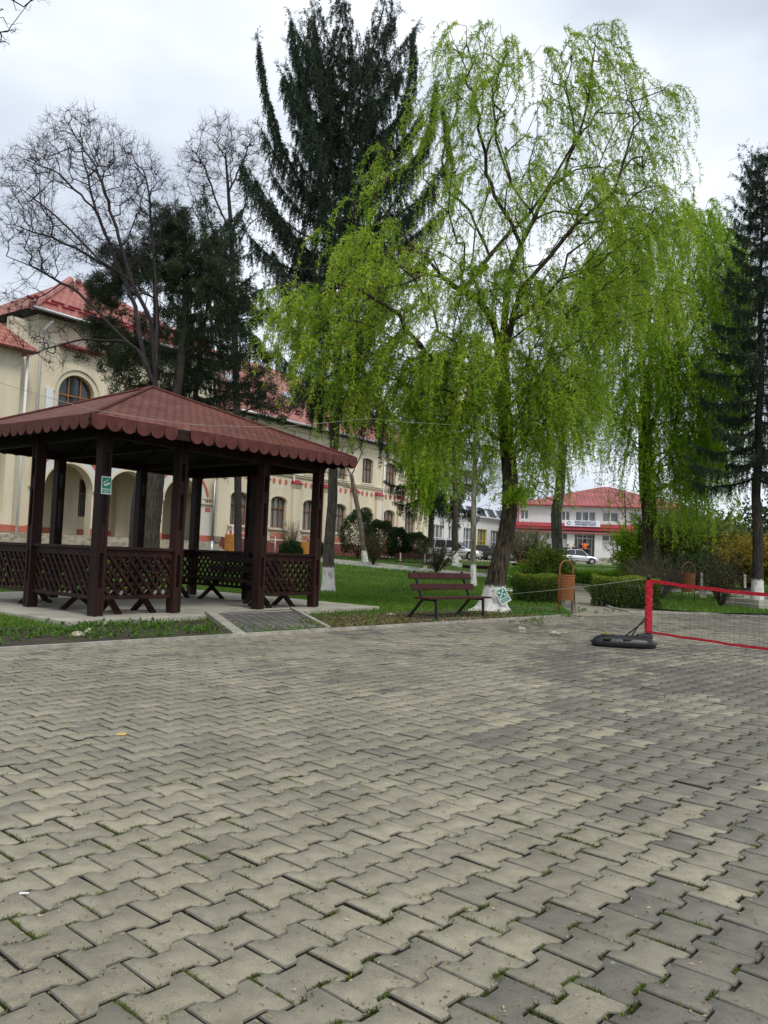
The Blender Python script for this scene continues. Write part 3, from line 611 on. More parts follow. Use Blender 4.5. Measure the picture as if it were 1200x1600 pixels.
pine('pine_tree', 'bushy black pine with two dark trunks standing behind the gazebo', [tuple(pb-np.array([0, 0, .08])), p_(236, 840), p_(240, 790), p_(248, 740), p_(262, 690), p_(278, 600), p_(290, 500), p_(290, 420), p_(285, 360)], [.36, .32, .3, .22, .2, .18, .14, .1, .05],
     [[p_(238, 800), p_(236, 760), p_(236, 700, .2), p_(240, 600, .2), p_(245, 500, .2), p_(240, 400, .2)], [p_(278, 600), p_(230, 560, -.5), p_(190, 520, -.8)], [p_(290, 500), p_(220, 450, .5), p_(180, 430, .6)], [p_(290, 560), p_(330, 530), p_(380, 560)], [p_(265, 680), p_(320, 660, -.8), p_(390, 640, -1), p_(430, 628, -1)]],
     [(270, 360, 45, 35, PY_, 1.4, 42), (230, 420, 60, 45, PY_, 1.6, 46), (165, 450, 38, 26, PY_, 1, 26), (160, 520, 35, 40, PY_, 1, 22), (180, 400, 30, 20, PY_, 1, 12), (300, 430, 70, 60, PY_, 1.8, 40), (190, 560, 60, 45, PY_, 1.6, 34), (230, 620, 60, 25, PY_, 1.4, 22), (350, 480, 50, 60, PY_, 1.5, 26), (390, 590, 45, 50, PY_, 1.4, 22), (270, 530, 80, 60, PY_, 1.8, 26), (430, 640, 30, 18, PY_-1, .8, 7)], 51, bk5)
# second trunk of the pine
V, F = trunk_geo([p_(239, 815), p_(236, 760), p_(236, 700, .2), p_(240, 600, .2), p_(245, 500, .2), p_(240, 400, .2)], [.2, .21, .2, .16, .12, .05], 16, .1, .06, 0, 9)
o = npmesh('trunk', V, F, bk5, bpy.data.objects['pine_tree'], True, world=True)

# ---- bare trees
BTW = mat('bare_twig_bark', (.035, .026, .028), .9, .3, 5)
def bare(name, label, trunk, trunk_r, limbs, blobs, seed, twigs, bark, rt=.006, buds=0, leafm=None, group=None, e=.45, cat='tree', tw=(.15, .55), jit=.07):
    rng = np.random.default_rng(seed); root = empty(name, trunk[0], 0, label, cat, group); V, F = trunk_geo(trunk, trunk_r, 16, .1, .05, .3, seed); npmesh('trunk', V, F, bark, root, True, world=True)
    an = sample_blobs(blobs, rng); A, par, rad, tips, nb = grow([trunk]+limbs, an, rng, .3, .28, jit, .02, rt, e); nt_ = int(sum(max(1, int(np.linalg.norm(np.array(b)-np.array(a))/.28)) for a, b in zip(trunk[:-1], trunk[1:])))+1
    g = [wood_geo(A, par, rad, nt_, trunk_r[-1])]
    n = twigs; src = rng.choice(np.arange(nb, len(A)), n); dirs = unit(A[src]-A[par[src]]); L = tw[0]+(tw[1]-tw[0])*rng.random(n); K = 6
    st = unit(dirs[:, None]*.9+rng.normal(0, .8, (n, 1, 3))+rng.normal(0, .55, (n, K-1, 3))+np.array([0, 0, .2]))*(L/(K-1))[:, None, None]
    Q = np.concatenate([A[src][:, None], A[src][:, None]+np.cumsum(st, 1)], 1); g.append(strand_wood(Q, rt*.75, rt*.4)); V, F = merge(g)
    npmesh('branches', V, F, BTW if buds == 0 else bark, root, world=True)
    if buds:
        P, D, idx, t = along(Q, L, buds, rng); V, F = leafquads(P, D*.6+rng.normal(0, .6, P.shape), .055*(.6+.7*rng.random(len(P))), .03, rng); npmesh('foliage', V, F, leafm or LEAFW, root, attr=np.clip(rng.normal(.5, .25, len(P)), 0, 1), world=True)
    return root
BY = 27.
def b_(px, py, dy=0.): return tuple(at(px, py, BY+dy))
bb = gx(206, BY)
bare('bare_tree', 'broad leafless tree fanning out over the gazebo roof and the cream building', [tuple(bb-np.array([0, 0, .08])), b_(212, 800), b_(220, 740), b_(232, 690), b_(243, 640), b_(243, 600)], [.19, .17, .15, .13, .12, .10],
     [[b_(243, 600), b_(225, 560), b_(200, 535), b_(165, 500), b_(120, 455), b_(60, 420), b_(10, 400)], [b_(225, 560), b_(212, 480, .5), b_(190, 430, .8), b_(150, 330, 1), b_(90, 270, 1.2), b_(20, 240, 1.2)],
      [b_(243, 600), b_(235, 500, -.5), b_(205, 440, -.8), b_(185, 370, -1), b_(150, 260, -1.2), b_(110, 200, -1.2)], [b_(190, 430, .8), b_(140, 400, .8), b_(80, 370, .8), b_(10, 350, .8)],
      [b_(243, 600), b_(245, 480, .6), b_(240, 400, .8), b_(232, 300, .9), b_(215, 230, .9)], [b_(205, 440, -.8), b_(160, 410, -1.5), b_(90, 340, -1.6), b_(40, 300, -1.6)], [b_(150, 330, 1), b_(130, 250, 1), b_(125, 180, 1)],
      [b_(200, 535), b_(130, 530, -.8), b_(70, 545, -1), b_(20, 575, -1.2)], [b_(165, 500), b_(100, 480, -1), b_(40, 440, -1.4), b_(0, 470, -1.5)]],
     [(120, 230, 90, 65, BY, 2.5, 240), (40, 300, 60, 90, BY, 2.5, 190), (190, 270, 70, 60, BY, 2.2, 150), (80, 380, 90, 50, BY, 2.4, 170), (180, 360, 80, 70, BY, 2.2, 120), (40, 480, 50, 70, BY, 1.8, 50), (240, 300, 40, 60, BY, 1.5, 60), (90, 540, 70, 45, BY-.5, 1.5, 50)], 61, 8500, BTW, rt=.0058, e=.43)
CYb = 44.
def c_(px, py, dy=0.): return tuple(at(px, py, CYb+dy))
cbb = gx(372, CYb)
bare('bare_tree', 'slender leafless tree showing between the pine and the tallest spruce', [tuple(cbb-np.array([0, 0, .08])), c_(372, 780), c_(370, 650), c_(366, 500), c_(362, 370), c_(357, 300), c_(352, 240)], [.22, .2, .19, .17, .13, .09, .05],
     [[c_(362, 370), c_(340, 320), c_(320, 260), c_(290, 220)], [c_(357, 300), c_(380, 250), c_(395, 210)], [c_(362, 400), c_(390, 350), c_(415, 330)], [c_(366, 480), c_(330, 400), c_(315, 340)]],
     [(350, 230, 60, 55, CYb, 2.5, 170), (310, 270, 45, 55, CYb, 2, 110), (390, 260, 40, 70, CYb, 2, 110), (345, 340, 60, 50, CYb, 2, 80)], 62, 3500, BTW, rt=.008, e=.42, tw=(.2, .8))
# overhanging twigs of a tree that stands outside on the left
tl = np.array([-8.5, 8., 0.]); TYl = 9.
def o_(px, py, dy=0.): return tuple(at(px, py, TYl+dy))
bare('bare_tree', 'leafless twigs reaching in high over the gazebo from a tree beyond the frame', [tuple(tl-np.array([0, 0, .1])), tuple(tl+np.array([.1, 0, 2])), tuple(tl+np.array([.3, .2, 4.5])), o_(-280, 60)], [.2, .17, .14, .07],
     [[o_(-280, 60), o_(-150, -20), o_(-60, -30), o_(20, 0)], [o_(-280, 60), o_(-120, 20), o_(-50, 30), o_(0, 50)]], [(10, 40, 22, 40, TYl, .3, 12), (45, 0, 30, 12, TYl, .3, 10), (-60, -10, 60, 50, TYl, .5, 20), (-5, 60, 10, 30, TYl, .2, 5)], 63, 60, BTW, rt=.0035, tw=(.08, .22), jit=.02)

# birch
by = gp(740, 917)
def bi(px, py, dy=0.): return tuple(at(px, py, by[1]+dy))
BIRCH = barkmat('birch_bark', (.10, .085, .06), (.36, .33, .25), paint=tz(by[1])+.85, scale=7, bump=.3)
birch = bare('birch_tree', 'slim pale birch with a white foot just behind the park bench', [tuple(by-np.array([0, 0, .05])), bi(739.5, 870), bi(740, 820), bi(740.5, 760), bi(742, 700), bi(744, 640), bi(748, 560)], [.115, .105, .1, .09, .08, .065, .03],
     [[bi(742, 710), bi(725, 700), bi(705, 720)], [bi(743, 690), bi(765, 700), bi(780, 730)]], [(715, 740, 30, 45, by[1], 1.2, 50), (770, 740, 30, 50, by[1], 1.2, 50), (745, 640, 45, 60, by[1], 1.3, 60)], 64, 1100, BIRCH, rt=.005, buds=14, leafm=LEAFW2)
# crooked tree by the box balls
ty_ = 50.
def t_(px, py, dy=0.): return tuple(at(px, py, ty_+dy))
tb5 = gx(571, ty_)
bare('crooked_tree', 'crooked young tree with white foot in front of the clipped box balls', [tuple(tb5-np.array([0, 0, .05])), t_(568, 850), t_(560, 800), t_(554, 770), t_(549, 742)], [.2, .17, .15, .14, .12],
     [[t_(549, 742), t_(538, 720), t_(530, 690)], [t_(549, 742), t_(562, 715), t_(575, 690)]], [(545, 690, 40, 35, ty_, 2, 60), (520, 740, 30, 25, ty_, 1.5, 20)], 65, 700, barkmat('crooked_bark', (.07, .06, .045), (.2, .17, .13), paint=tz(50)+.75), rt=.01, buds=5)
# leafy tree among the conifers, hanging green crown
gy = 50.
def g_(px, py, dy=0.): return tuple(at(px, py, gy+dy))
gb = gx(711, gy)
willow('drooping_tree', 'drooping fresh green tree with a straight dark trunk, left of the birch', [tuple(gb-np.array([0, 0, .05])), g_(711, 860), g_(711, 800), g_(711, 740), g_(710, 690)], [.22, .2, .18, .16, .14], [[g_(711, 760), g_(685, 730), g_(660, 730)], [g_(710, 690), g_(690, 650), g_(670, 640)]],
       [(672, 735, 34, 32, gy, 1.8, 60), (690, 690, 40, 30, gy, 2, 40), (640, 680, 30, 30, gy, 2, 25)], 66, 5, (.8, 3.4), 26, LEAFW2, barkmat('dark_straight_bark', (.03, .026, .02), (.09, .075, .06), paint=tz(gy)+1.0), flare=.3, leafL=.13, leafW=.05, fine=.012, out=.12)

# ------------------------------------------------------------------ shrubs, hedges
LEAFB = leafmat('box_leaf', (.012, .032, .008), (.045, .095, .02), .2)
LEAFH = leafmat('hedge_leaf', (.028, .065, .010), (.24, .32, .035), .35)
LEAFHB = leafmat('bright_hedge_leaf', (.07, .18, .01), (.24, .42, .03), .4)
LEAFY = leafmat('yellow_blossom', (.14, .12, .015), (.48, .36, .04), .3)
LEAFO = leafmat('olive_shrub_leaf', (.07, .11, .015), (.26, .32, .06), .4)
LEAFS = leafmat('shoot_leaf', (.09, .13, .02), (.22, .28, .06), .35)
def ball(name, label, c, rx, ry, rz, n, leafm, seed, lf=.05, cat='shrub', group=None, noise=.08, shell=.3, stem=True):
    rng = np.random.default_rng(seed); c = np.array(c); root = empty(name, c, 0, label, cat, group)
    v = unit(rng.normal(size=(n, 3))); v[:, 2] = np.where(v[:, 2] < -.75, -v[:, 2], v[:, 2]); rad = 1-shell*rng.random(n)**1.6+noise*(np.sin(v[:, 0]*9+seed)*np.sin(v[:, 2]*8+1)+np.sin(v[:, 1]*7)*.7)
    P = v*rad[:, None]*np.array([rx, ry, rz])+np.array([0, 0, rz*.92]); V, F = leafquads(P, unit(v+rng.normal(0, .8, v.shape)), lf*(.6+.8*rng.random(n)), lf*.6, rng)
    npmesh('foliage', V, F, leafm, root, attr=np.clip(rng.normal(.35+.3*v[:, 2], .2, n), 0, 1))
    if stem:
        mb = MB(); mb.tube([(0, 0, -.05), (.01, 0, rz*.6)], [.05*rx+.02, .03], 7)
        for k in range(7):
            a = k*.9+seed; mb.tube([(0, 0, .1), (rx*.4*math.cos(a), ry*.4*math.sin(a), rz*.6), (rx*.7*math.cos(a), ry*.7*math.sin(a), rz*1.1)], [.02, .014, .006], 4)
        mb.build('stem', bark_thin, root)
    return root
for i, (px, Y, w, h, lab) in enumerate(((455, 50, 16, 26, 'small dark box ball under the bare shrub by the wing wall'), (490, 55, 12, 22, 'small box ball half hidden by the gazebo corner post'), (559, 54, 25, 66, 'tallest clipped evergreen, directly behind the crooked tree'), (592, 55, 22, 52, 'round clipped evergreen second from the crooked tree'),
                                     (621, 56, 14, 42, 'round clipped evergreen third from the crooked tree'), (650, 57, 18, 36, 'loosest clipped evergreen, last before the silver estate car'))):
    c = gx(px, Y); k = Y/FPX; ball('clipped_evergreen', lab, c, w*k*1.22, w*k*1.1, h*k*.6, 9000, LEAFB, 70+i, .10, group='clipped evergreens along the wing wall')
def hedge(name, label, c, lx_, ly_, h, rz, n, leafm, seed, lf=.05, top=None, gappy=.3, cat='hedge'):
    rng = np.random.default_rng(seed); root = empty(name, c, rz, label, cat)
    P = rng.random((n, 3))-.5; ax = rng.integers(0, 3, n); sg = np.where(rng.random(n) < .5, -.5, .5); sh = rng.random(n) < .7
    for k in range(3):
        m = sh & (ax == k); P[m, k] = (np.abs(sg[m]) if k == 2 else sg[m])*(1-.12*rng.random(m.sum()))
    P = P*np.array([lx_, ly_, h])+np.array([0, 0, h/2]); P += np.stack([np.sin(P[:, 2]*9+seed), np.sin(P[:, 0]*7), np.sin(P[:, 0]*5+seed)+np.sin(P[:, 1]*6)], 1)*.035
    keep = rng.random(n) > gappy*(1-np.clip(P[:, 2]/h*1.6, 0, 1)); P = P[keep]
    V, F = leafquads(P, rng.normal(size=P.shape)+np.array([0, 0, .5]), lf*(.6+.8*rng.random(len(P))), lf*.55, rng)
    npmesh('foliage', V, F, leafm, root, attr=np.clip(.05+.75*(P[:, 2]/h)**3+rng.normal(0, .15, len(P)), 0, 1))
    g = []; m = int(lx_*ly_*60)+12; p0 = (rng.random((m, 3))-.5)*np.array([lx_*.85, ly_*.7, 0]); p1 = p0+rng.normal(0, .12, (m, 3)); p1[:, 2] = h*(.75+.2*rng.random(m)); p0[:, 2] = -.05
    V, F = frusta(p0, p1, np.full(m, .012), np.full(m, .005), 4); npmesh('stems', V, F, bark_thin, root)
    return root
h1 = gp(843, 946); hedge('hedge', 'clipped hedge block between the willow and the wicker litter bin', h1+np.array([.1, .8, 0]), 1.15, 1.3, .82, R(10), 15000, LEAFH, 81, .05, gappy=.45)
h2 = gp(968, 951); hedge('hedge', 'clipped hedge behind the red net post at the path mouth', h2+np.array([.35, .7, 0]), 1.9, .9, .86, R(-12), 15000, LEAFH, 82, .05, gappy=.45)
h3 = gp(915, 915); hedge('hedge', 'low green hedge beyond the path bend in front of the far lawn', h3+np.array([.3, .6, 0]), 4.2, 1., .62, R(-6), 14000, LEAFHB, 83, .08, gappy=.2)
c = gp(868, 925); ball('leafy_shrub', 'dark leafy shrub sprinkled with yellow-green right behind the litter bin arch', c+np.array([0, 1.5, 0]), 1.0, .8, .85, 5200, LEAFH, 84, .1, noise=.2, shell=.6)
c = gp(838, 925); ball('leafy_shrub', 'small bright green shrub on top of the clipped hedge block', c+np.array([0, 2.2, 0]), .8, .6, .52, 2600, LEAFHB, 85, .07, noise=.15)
def bushy(name, label, c, h, w, n, seed, buds, leafm, tw, rt=.006, twigs=500, col=None, lfw=.03, cat='shrub'):
    """many stems fanning out of one foot"""
    rng = np.random.default_rng(seed); c = np.array(c); root = empty(name, c, 0, label, cat); K = 7; a = rng.random(n)*6.28; sp = rng.random(n)**.6*w; L = h*(.6+.4*rng.random(n)); t = np.linspace(0, 1, K)
    Q = np.zeros((n, K, 3)); Q[:, :, 0] = np.cos(a)[:, None]*sp[:, None]*t[None]**1.2; Q[:, :, 1] = np.sin(a)[:, None]*sp[:, None]*t[None]**1.2; Q[:, :, 2] = L[:, None]*t[None]-.05; Q += np.cumsum(rng.normal(0, .012*h, Q.shape), 1)*np.minimum(t, .5)[None, :, None]
    g = [strand_wood(Q, rt*2.2, rt*.6, 4)]; m = twigs; i = rng.integers(0, n, m); k = rng.integers(2, K-1, m); P0 = Q[i, k]; st = unit((Q[i, k]-Q[i, k-1])[:, None]+rng.normal(0, .12*h, (m, 1, 3))+rng.normal(0, .05*h, (m, 4, 3)))*(tw*(.4+rng.random(m))/4)[:, None, None]
    T = np.concatenate([P0[:, None], P0[:, None]+np.cumsum(st, 1)], 1); g.append(strand_wood(T, rt*.8, rt*.4)); V, F = merge(g); npmesh('stems', V, F, col or bark_thin, root)
    if buds:
        P, D, idx, _ = along(T, np.full(m, tw), buds, rng); P2, D2, _, _ = along(Q, L, buds*.5, rng, .4); P = np.concatenate([P, P2]); D = np.concatenate([D, D2])
        V, F = leafquads(P, D*.5+rng.normal(0, .7, P.shape), lfw*2*(.6+.7*rng.random(len(P))), lfw, rng); npmesh('foliage', V, F, leafm, root, attr=np.clip(rng.normal(.5, .25, len(P)), 0, 1))
    return root
GREYT = mat('grey_brown_stems', (.14, .11, .085), .9, .3, 8)
bushy('bare_shrub', 'pale leafless shrub rising above the small box ball at the wing', gx(454, 50), 2.6, 1.0, 50, 91, 0, None, .5, .009, 500, GREYT)
bushy('bare_shrub', 'dark forked leafless bush standing right behind the park bench', gp(684, 897), 1.9, 1.35, 26, 92, 3, LEAFO, .6, .012, 480)
bushy('bare_shrub', 'bare grey bush before the round clipped evergreens', gx(583, 48), 2.3, 1.1, 46, 93, 5, LEAFO, .5, .009, 500)
bushy('bare_shrub', 'big leafless many-stemmed shrub before the left end of the restaurant', gp(825, 897)+np.array([0, 1, 0]), 2.9, 1.6, 90, 94, 6, LEAFO, .7, .010, 900, GREYT, .05)
bushy('bare_shrub', 'leafless shrub right of the second litter bin, in front of the plank bench', gx(1127, 24.5), 1.9, .95, 30, 95, 3, LEAFS, .5, .007, 500)
bushy('bare_shrub', 'tangle of grey twigs round the foot of the dark right-hand willow', gx(1030, 27), 1.6, 1.4, 60, 96, 1, LEAFO, .6, .006, 700, GREYT)
bushy('forsythia_shrub', 'yellow flowering shrub behind the planter spruce', gx(1168, 34), 2.6, 1.9, 70, 97, 30, LEAFY, .6, .007, 900, None, .055)
bushy('forsythia_shrub', 'second yellow flowering shrub at the frame edge beyond the planter', gx(1225, 33), 2.7, 1.8, 70, 98, 30, LEAFY, .6, .007, 800, None, .055)
for i, (px, Y, h, w, lab) in enumerate(((1052, 35, 3.4, 1.8, 'tall olive-green shrub beside the dark willow trunk'), (1085, 37, 3.9, 2.0, 'tallest olive-green shrub of the thicket'), (1000, 36, 2.6, 1.3, 'fresh green shrub showing left of the dark willow trunk'), (1120, 40, 3.0, 1.8, 'loose olive shrub behind the second litter bin'))):
    bushy('thicket_shrub', lab, gx(px, Y), h, w, 90, 100+i, 42, LEAFO if i != 2 else LEAFW2, .9, .008, 1300, None, .05)
ball('leafy_shrub', 'dense dark green shrub behind the second litter bin', gx(1085, 33), 1.5, 1.1, .8, 5000, LEAFB, 105, .1, noise=.2, shell=.6)
sap = gx(980, 48)
bare('sapling_tree', 'thin sapling with white stem foot on the far lawn before the restaurant', [tuple(sap), tuple(at(979, 850, 48)), tuple(at(977, 800, 48)), tuple(at(976, 770, 48))], [.07, .05, .04, .03], [[tuple(at(977, 810, 48)), tuple(at(960, 780, 48))], [tuple(at(977, 800, 48)), tuple(at(995, 770, 48))]],
     [(970, 790, 35, 35, 48, 1.5, 36)], 67, 300, barkmat('sapling_bark', (.05, .04, .03), (.12, .1, .08), paint=tz(48)+.9), rt=.007, buds=7)
# far tree belt beyond the site
def belt(name, label, px, Y, h, w, n, seed, leafm):
    c = gx(px, Y); ball(name, label, c, w, w*.6, h/2, n, leafm, seed, .45, cat='tree', noise=.25, shell=.8)
belt('far_tree', 'dim evergreen tree seen left of the restaurant roof', 812, 120, 13, 3.4, 2600, 111, LEAFB)
belt('far_tree', 'dim rounded tree far behind the restaurant, right end', 1040, 125, 12, 7, 3600, 112, LEAFO)
belt('far_tree', 'far low green tree beyond the yellow shrubs', 1130, 90, 6, 6, 3400, 113, LEAFO)
belt('far_tree', 'far dark tree at the frame edge beyond the yellow shrubs', 1210, 85, 8, 5, 3400, 114, LEAFB)
# ------------------------------------------------------------------ beds, paths, kerbs
def sheet_poly(name, pts, dz, m, kind='structure', zf=None, step=1.5):
    zf = zf or tz; n = []
    for a, b in zip(pts, pts[1:]+pts[:1]):
        a = np.array(a[:2]); b = np.array(b[:2]); k = max(1, int(np.linalg.norm(b-a)/step)); n += [a+(b-a)*i/k for i in range(k)]
    tri = tessellate_polygon([[Vector((p[0], p[1], 0)) for p in n]]); mb = MB(); mb.add([(p[0], p[1], zf(p[1])+dz) for p in n], [tuple(t) for t in tri]); o = mb.build(name, m)
    return tag(o, kind=kind)
def ribbon(name, line, w, dz, m, th=0.1, kind='structure'):
    """raised strip following the ground; w = width, top at dz"""
    P = []
    for a, b in zip(line[:-1], line[1:]):
        a = np.array(a[:2]); b = np.array(b[:2]); k = max(1, int(np.linalg.norm(b-a)/1.)); P += [a+(b-a)*i/k for i in range(k)]
    P.append(np.array(line[-1][:2])); P = np.array(P); d = unit(np.gradient(P, axis=0)); nn = np.stack([-d[:, 1], d[:, 0]], 1); V = []
    for i, p in enumerate(P):
        z = tz(p[1])+dz
        for s, zz in ((-.5, z-th), (-.5, z), (.5, z), (.5, z-th)): V.append((p[0]+nn[i, 0]*w*s, p[1]+nn[i, 1]*w*s, zz))
    F = [(i*4+j, i*4+j+1, i*4+j+5, i*4+j+4) for i in range(len(P)-1) for j in range(3)]+[(0, 1, 2, 3), tuple(len(V)-4+j for j in (3, 2, 1, 0))]
    mb = MB(); mb.add(V, F); return tag(mb.build(name, m), kind=kind)
PATHM = mat('worn_path_concrete', (.25, .225, .17), .95, .3, 1.5, .7, 30)
KERBW = mat('lime_washed_kerb', (.66, .65, .6), .85, .2, 2.5, .2, 30)
KERBG = mat('concrete_edging', (.33, .31, .26), .9, .35, 6, .3, 40)
LITTER = mat('leaf_strewn_soil', (.07, .05, .03), .95, .5, 9, .9, 40, c2=(.16, .13, .07))
ASPH = mat('parking_surface', (.30, .27, .21), .9, .15, .5, .2, 30)
# thin concrete edging between plaza and beds
e_a = E0-ED*7; e_b = E0+ED*(np.dot(binp[:2]-E0, ED))
ribbon('plaza_kerb', [e_a+EN*.03, e_b+EN*.03], .07, .045, KERBG)
ribbon('plaza_kerb', [q for q in RP], .09, .045, KERBG)
# bed soil strips
G1 = np.array([math.cos(R(54.5)), math.sin(R(54.5))]); G2 = np.array([math.cos(R(140)), math.sin(R(140))])
slabC = onz(103, 984)[:2]
rA, rB, rC, rD = [onz(*q)[:2] for q in ((327, 970), (455, 962), (375, 995), (514, 984))]
SL_L = 7.55
def ep(t): return E0+ED*t+EN*.065
t0 = np.dot(rC-E0, ED)-.02; t1 = np.dot(rD-E0, ED)+.02
sheet_poly('soil_bed', [ep(-7), ep(t0), rA+G1*(-.08), slabC+G1*1., slabC, slabC+G2*6], .040, SOIL, zf=lambda y: 0)
sheet_poly('soil_bed', [ep(t1), ep(t1+5.6), ep(t1+5.6)+EN*1.3, slabC+G1*(SL_L+.2)+EN*.15, rB+G1*.08], .040, LITTER, zf=lambda y: 0)
# far side sandy fringe
# ramp
def zr(p, z): return (p[0], p[1], z)
RAMPM = tilemat('ramp_blocks', (.16, .155, .145), (.20, .19, .17), (.05, .045, .035), .2, .165, .4)
mb = MB(); mb.add([zr(rC, .02), zr(rD, .02), zr(rB, .125), zr(rA, .125), zr(rC, -.1), zr(rD, -.1), zr(rB, -.1), zr(rA, -.1)], [(0, 1, 2, 3), (0, 4, 5, 1), (1, 5, 6, 2), (2, 6, 7, 3), (3, 7, 4, 0)])
o = mb.build('ramp', RAMPM); uv_planar(o); tag(o, kind='structure')
mb = MB()
for a, b, w in ((rA, rC, .17), (rB, rD, .07)):
    mb.bar(zr(a, .115), zr(b, .0), w, .11)
mb.bar(zr(rC, .0), zr(rD, .0), .07, .07)
tag(mb.build('ramp_kerb', CONC, bevel=.01), kind='structure')
# cross path with white kerbs
ka = [gp(430, 872.5), gp(560, 885), gp(690, 897.5), gp(807, 908.5), gp(948, 919), gp(1004, 923.5), gp(1164, 936), gp(1300, 950)]
kk = [np.array(p[:2]) for p in ka]
def off(L_, d):
    P = np.array(L_); g = unit(np.gradient(P, axis=0)); return [p+np.array([-q[1], q[0]])*d for p, q in zip(P, g)]
ribbon('path', off(kk, .95), 1.8, .06, PATHM, .15)
gapx = gp(898, 916)[0]; gapx2 = gp(950, 920)[0]
near = kk
ribbon('path_kerb', near[:4]+[np.array(gp(880, 914.3)[:2])], .12, .16, KERBW, .25); ribbon('path_kerb', near[5:], .12, .16, KERBW, .25)
ribbon('path_kerb', off(kk, 1.9), .12, .14, KERBW, .25)
# path mouth from plaza to cross path
pm = [binp[:2]+np.array([.0, -.6]), gp(899, 945)[:2], gp(898, 925)[:2], gp(897, 914)[:2], gp(955, 919.5)[:2], gp(948, 926)[:2], gp(925, 931)[:2], gp(938, 943)[:2], gp(956, 951)[:2], gp(985, 957)[:2], gp(985, 962)[:2]]
sheet_poly('path', pm, .007, PATHM, step=1.)
# parking and forecourt surfaces
sheet_poly('road', [(-2, 59.5), (3, 56.5), (60, 56.5), (90, 130), (5, 130)], .045, ASPH)
FLAWN = [gp(560, 883)[:2]]
sheet_poly('lawn', [(9.5, 55.), (34, 56.), (38, 79), (17, 79)], .09, GRASSG)   # grass before the restaurant

# ---- plants on the ground: grass, weeds, joint moss, litter
LEAFG = leafmat('grass_blade', (.055, .14, .014), (.18, .31, .035), .4)
def frustum_pts(n, y0, y1, rng, pw=1.6):
    u = rng.random(n); Y = (y0**(1-pw)+(y1**(1-pw)-y0**(1-pw))*u)**(1/(1-pw)); X = Y*(rng.random(n)*1.02-.51); return X, Y
def inside_half(X, Y, cs): 
    m = np.ones(len(X), bool)
    for p, nn in cs: m &= ((X-p[0])*nn[0]+(Y-p[1])*nn[1]) > 0
    return m
def platform_mask(X, Y, mar=.05):
    # coordinates in slab basis
    B = np.array([G1, G2]).T; q = np.linalg.solve(B, np.stack([X-slabC[0], Y-slabC[1]])); return (q[0] > -mar) & (q[0] < SL_L+mar) & (q[1] > -mar) & (q[1] < 6.6+mar)
def grass():
    rng = np.random.default_rng(7); X, Y = frustum_pts(270000, 11, 58, rng, 1.9)
    m = inside_half(X, Y, LL+[(binp[:2], -pathN)]) | inside_half(X, Y, cuts)
    m &= ~platform_mask(X, Y)
    # keep off the cross path
    P = np.array(off(kk, .95)); d = np.full(len(X), 9.)
    for a, b in zip(P[:-1], P[1:]):
        e = b-a; t = np.clip(((X-a[0])*e[0]+(Y-a[1])*e[1])/(e@e), 0, 1); d = np.minimum(d, np.hypot(X-a[0]-t*e[0], Y-a[1]-t*e[1]))
    m &= d > 1.05
    edge = (np.stack([X, Y], 1)-E0)@EN; far_w = np.clip((edge-1.6)/1.6, .04, 1); m &= rng.random(len(X)) < far_w*np.where(X > binp[0], 99, 1)+.0
    X, Y = X[m], Y[m]; n = len(X); Z = np.interp(Y, TY, TZ)+.025
    D = rng.normal(0, .45, (n, 3)); D[:, 2] = 1; L = (.035+.05*rng.random(n))*(1+Y/45); V, F = leafquads(np.stack([X, Y, Z], 1), D, L, .010*(1+Y/16), rng)
    patch = np.sin(X*1.3+Y*.4)*np.sin(Y*.8-X*.3)*.18
    o = npmesh('grass', V, F, LEAFG, attr=np.clip(rng.normal(.5, .2, n)+patch, 0, 1)); tag(o, 'short fresh spring grass covering the lawns behind the plaza', 'grass', kind='stuff')
grass()
LEAFWD = leafmat('weed_leaf', (.03, .07, .012), (.12, .24, .03), .3)
def weeds():
    rng = np.random.default_rng(8); P = []; D = []; L = []
    def plants(n, fn, lo, hi, k=(8, 20)):
        for _ in range(n):
            x, y = fn(); s = lo+(hi-lo)*rng.random(); c = rng.integers(*k); a = rng.random(c)*6.28; e = rng.random(c)*1.1+.1
            q = np.stack([np.cos(a)*np.cos(e), np.sin(a)*np.cos(e), np.sin(e)], 1); r = rng.random(c)[:, None]*s
            P.append(np.array([x, y, tz(y)+.04])+q*r*.8); D.append(q+rng.normal(0, .5, q.shape)); L.append(np.full(c, s*.55)*(.6+.6*rng.random(c)))
    def bed1():
        while True:
            t = rng.uniform(-6.8, t0-.1); d = rng.uniform(.1, 2.4); p = E0+ED*t+EN*d
            if not platform_mask(p[:1], p[1:2])[0]:
                c = math.sin(t*2.1)*math.sin(d*3+t)+rng.normal(0, .5)+(.55 if t < -3 else 0)
                if c > -.15: return p
    def bed2():
        while True:
            t = rng.uniform(t1+.1, t1+5.6); d = rng.uniform(.08, 2.2)**1; p = E0+ED*t+EN*d
            if not platform_mask(p[:1], p[1:2])[0]: return p
    plants(820, bed1, .05, .13); plants(330, bed2, .03, .08, (5, 12))
    def by_willow():
        return np.array([rng.uniform(2.6, 4.4), 0])+np.array([0, 1])*rng.uniform(17.6, 19.8)
    plants(190, by_willow, .04, .09)
    plants(30, lambda: gp(rng.normal(833, 14), rng.normal(975, 2.2))[:2]-0, .03, .08)
    for _ in range(2): plants(14, lambda: gp(rng.normal(925, 25), rng.normal(957, 3))[:2], .04, .09)
    P_ = np.concatenate(P); V, F = leafquads(P_, np.concatenate(D), np.concatenate(L), np.concatenate(L)*.5, rng)
    tag(npmesh('weeds', V, F, LEAFWD, attr=np.clip(rng.normal(.5, .25, len(P_)), 0, 1)), 'low broad-leaved weeds growing in the bare soil beds', 'weeds', kind='stuff')
weeds()
MOSS = leafmat('moss_blade', (.04, .055, .010), (.17, .24, .03), .25)
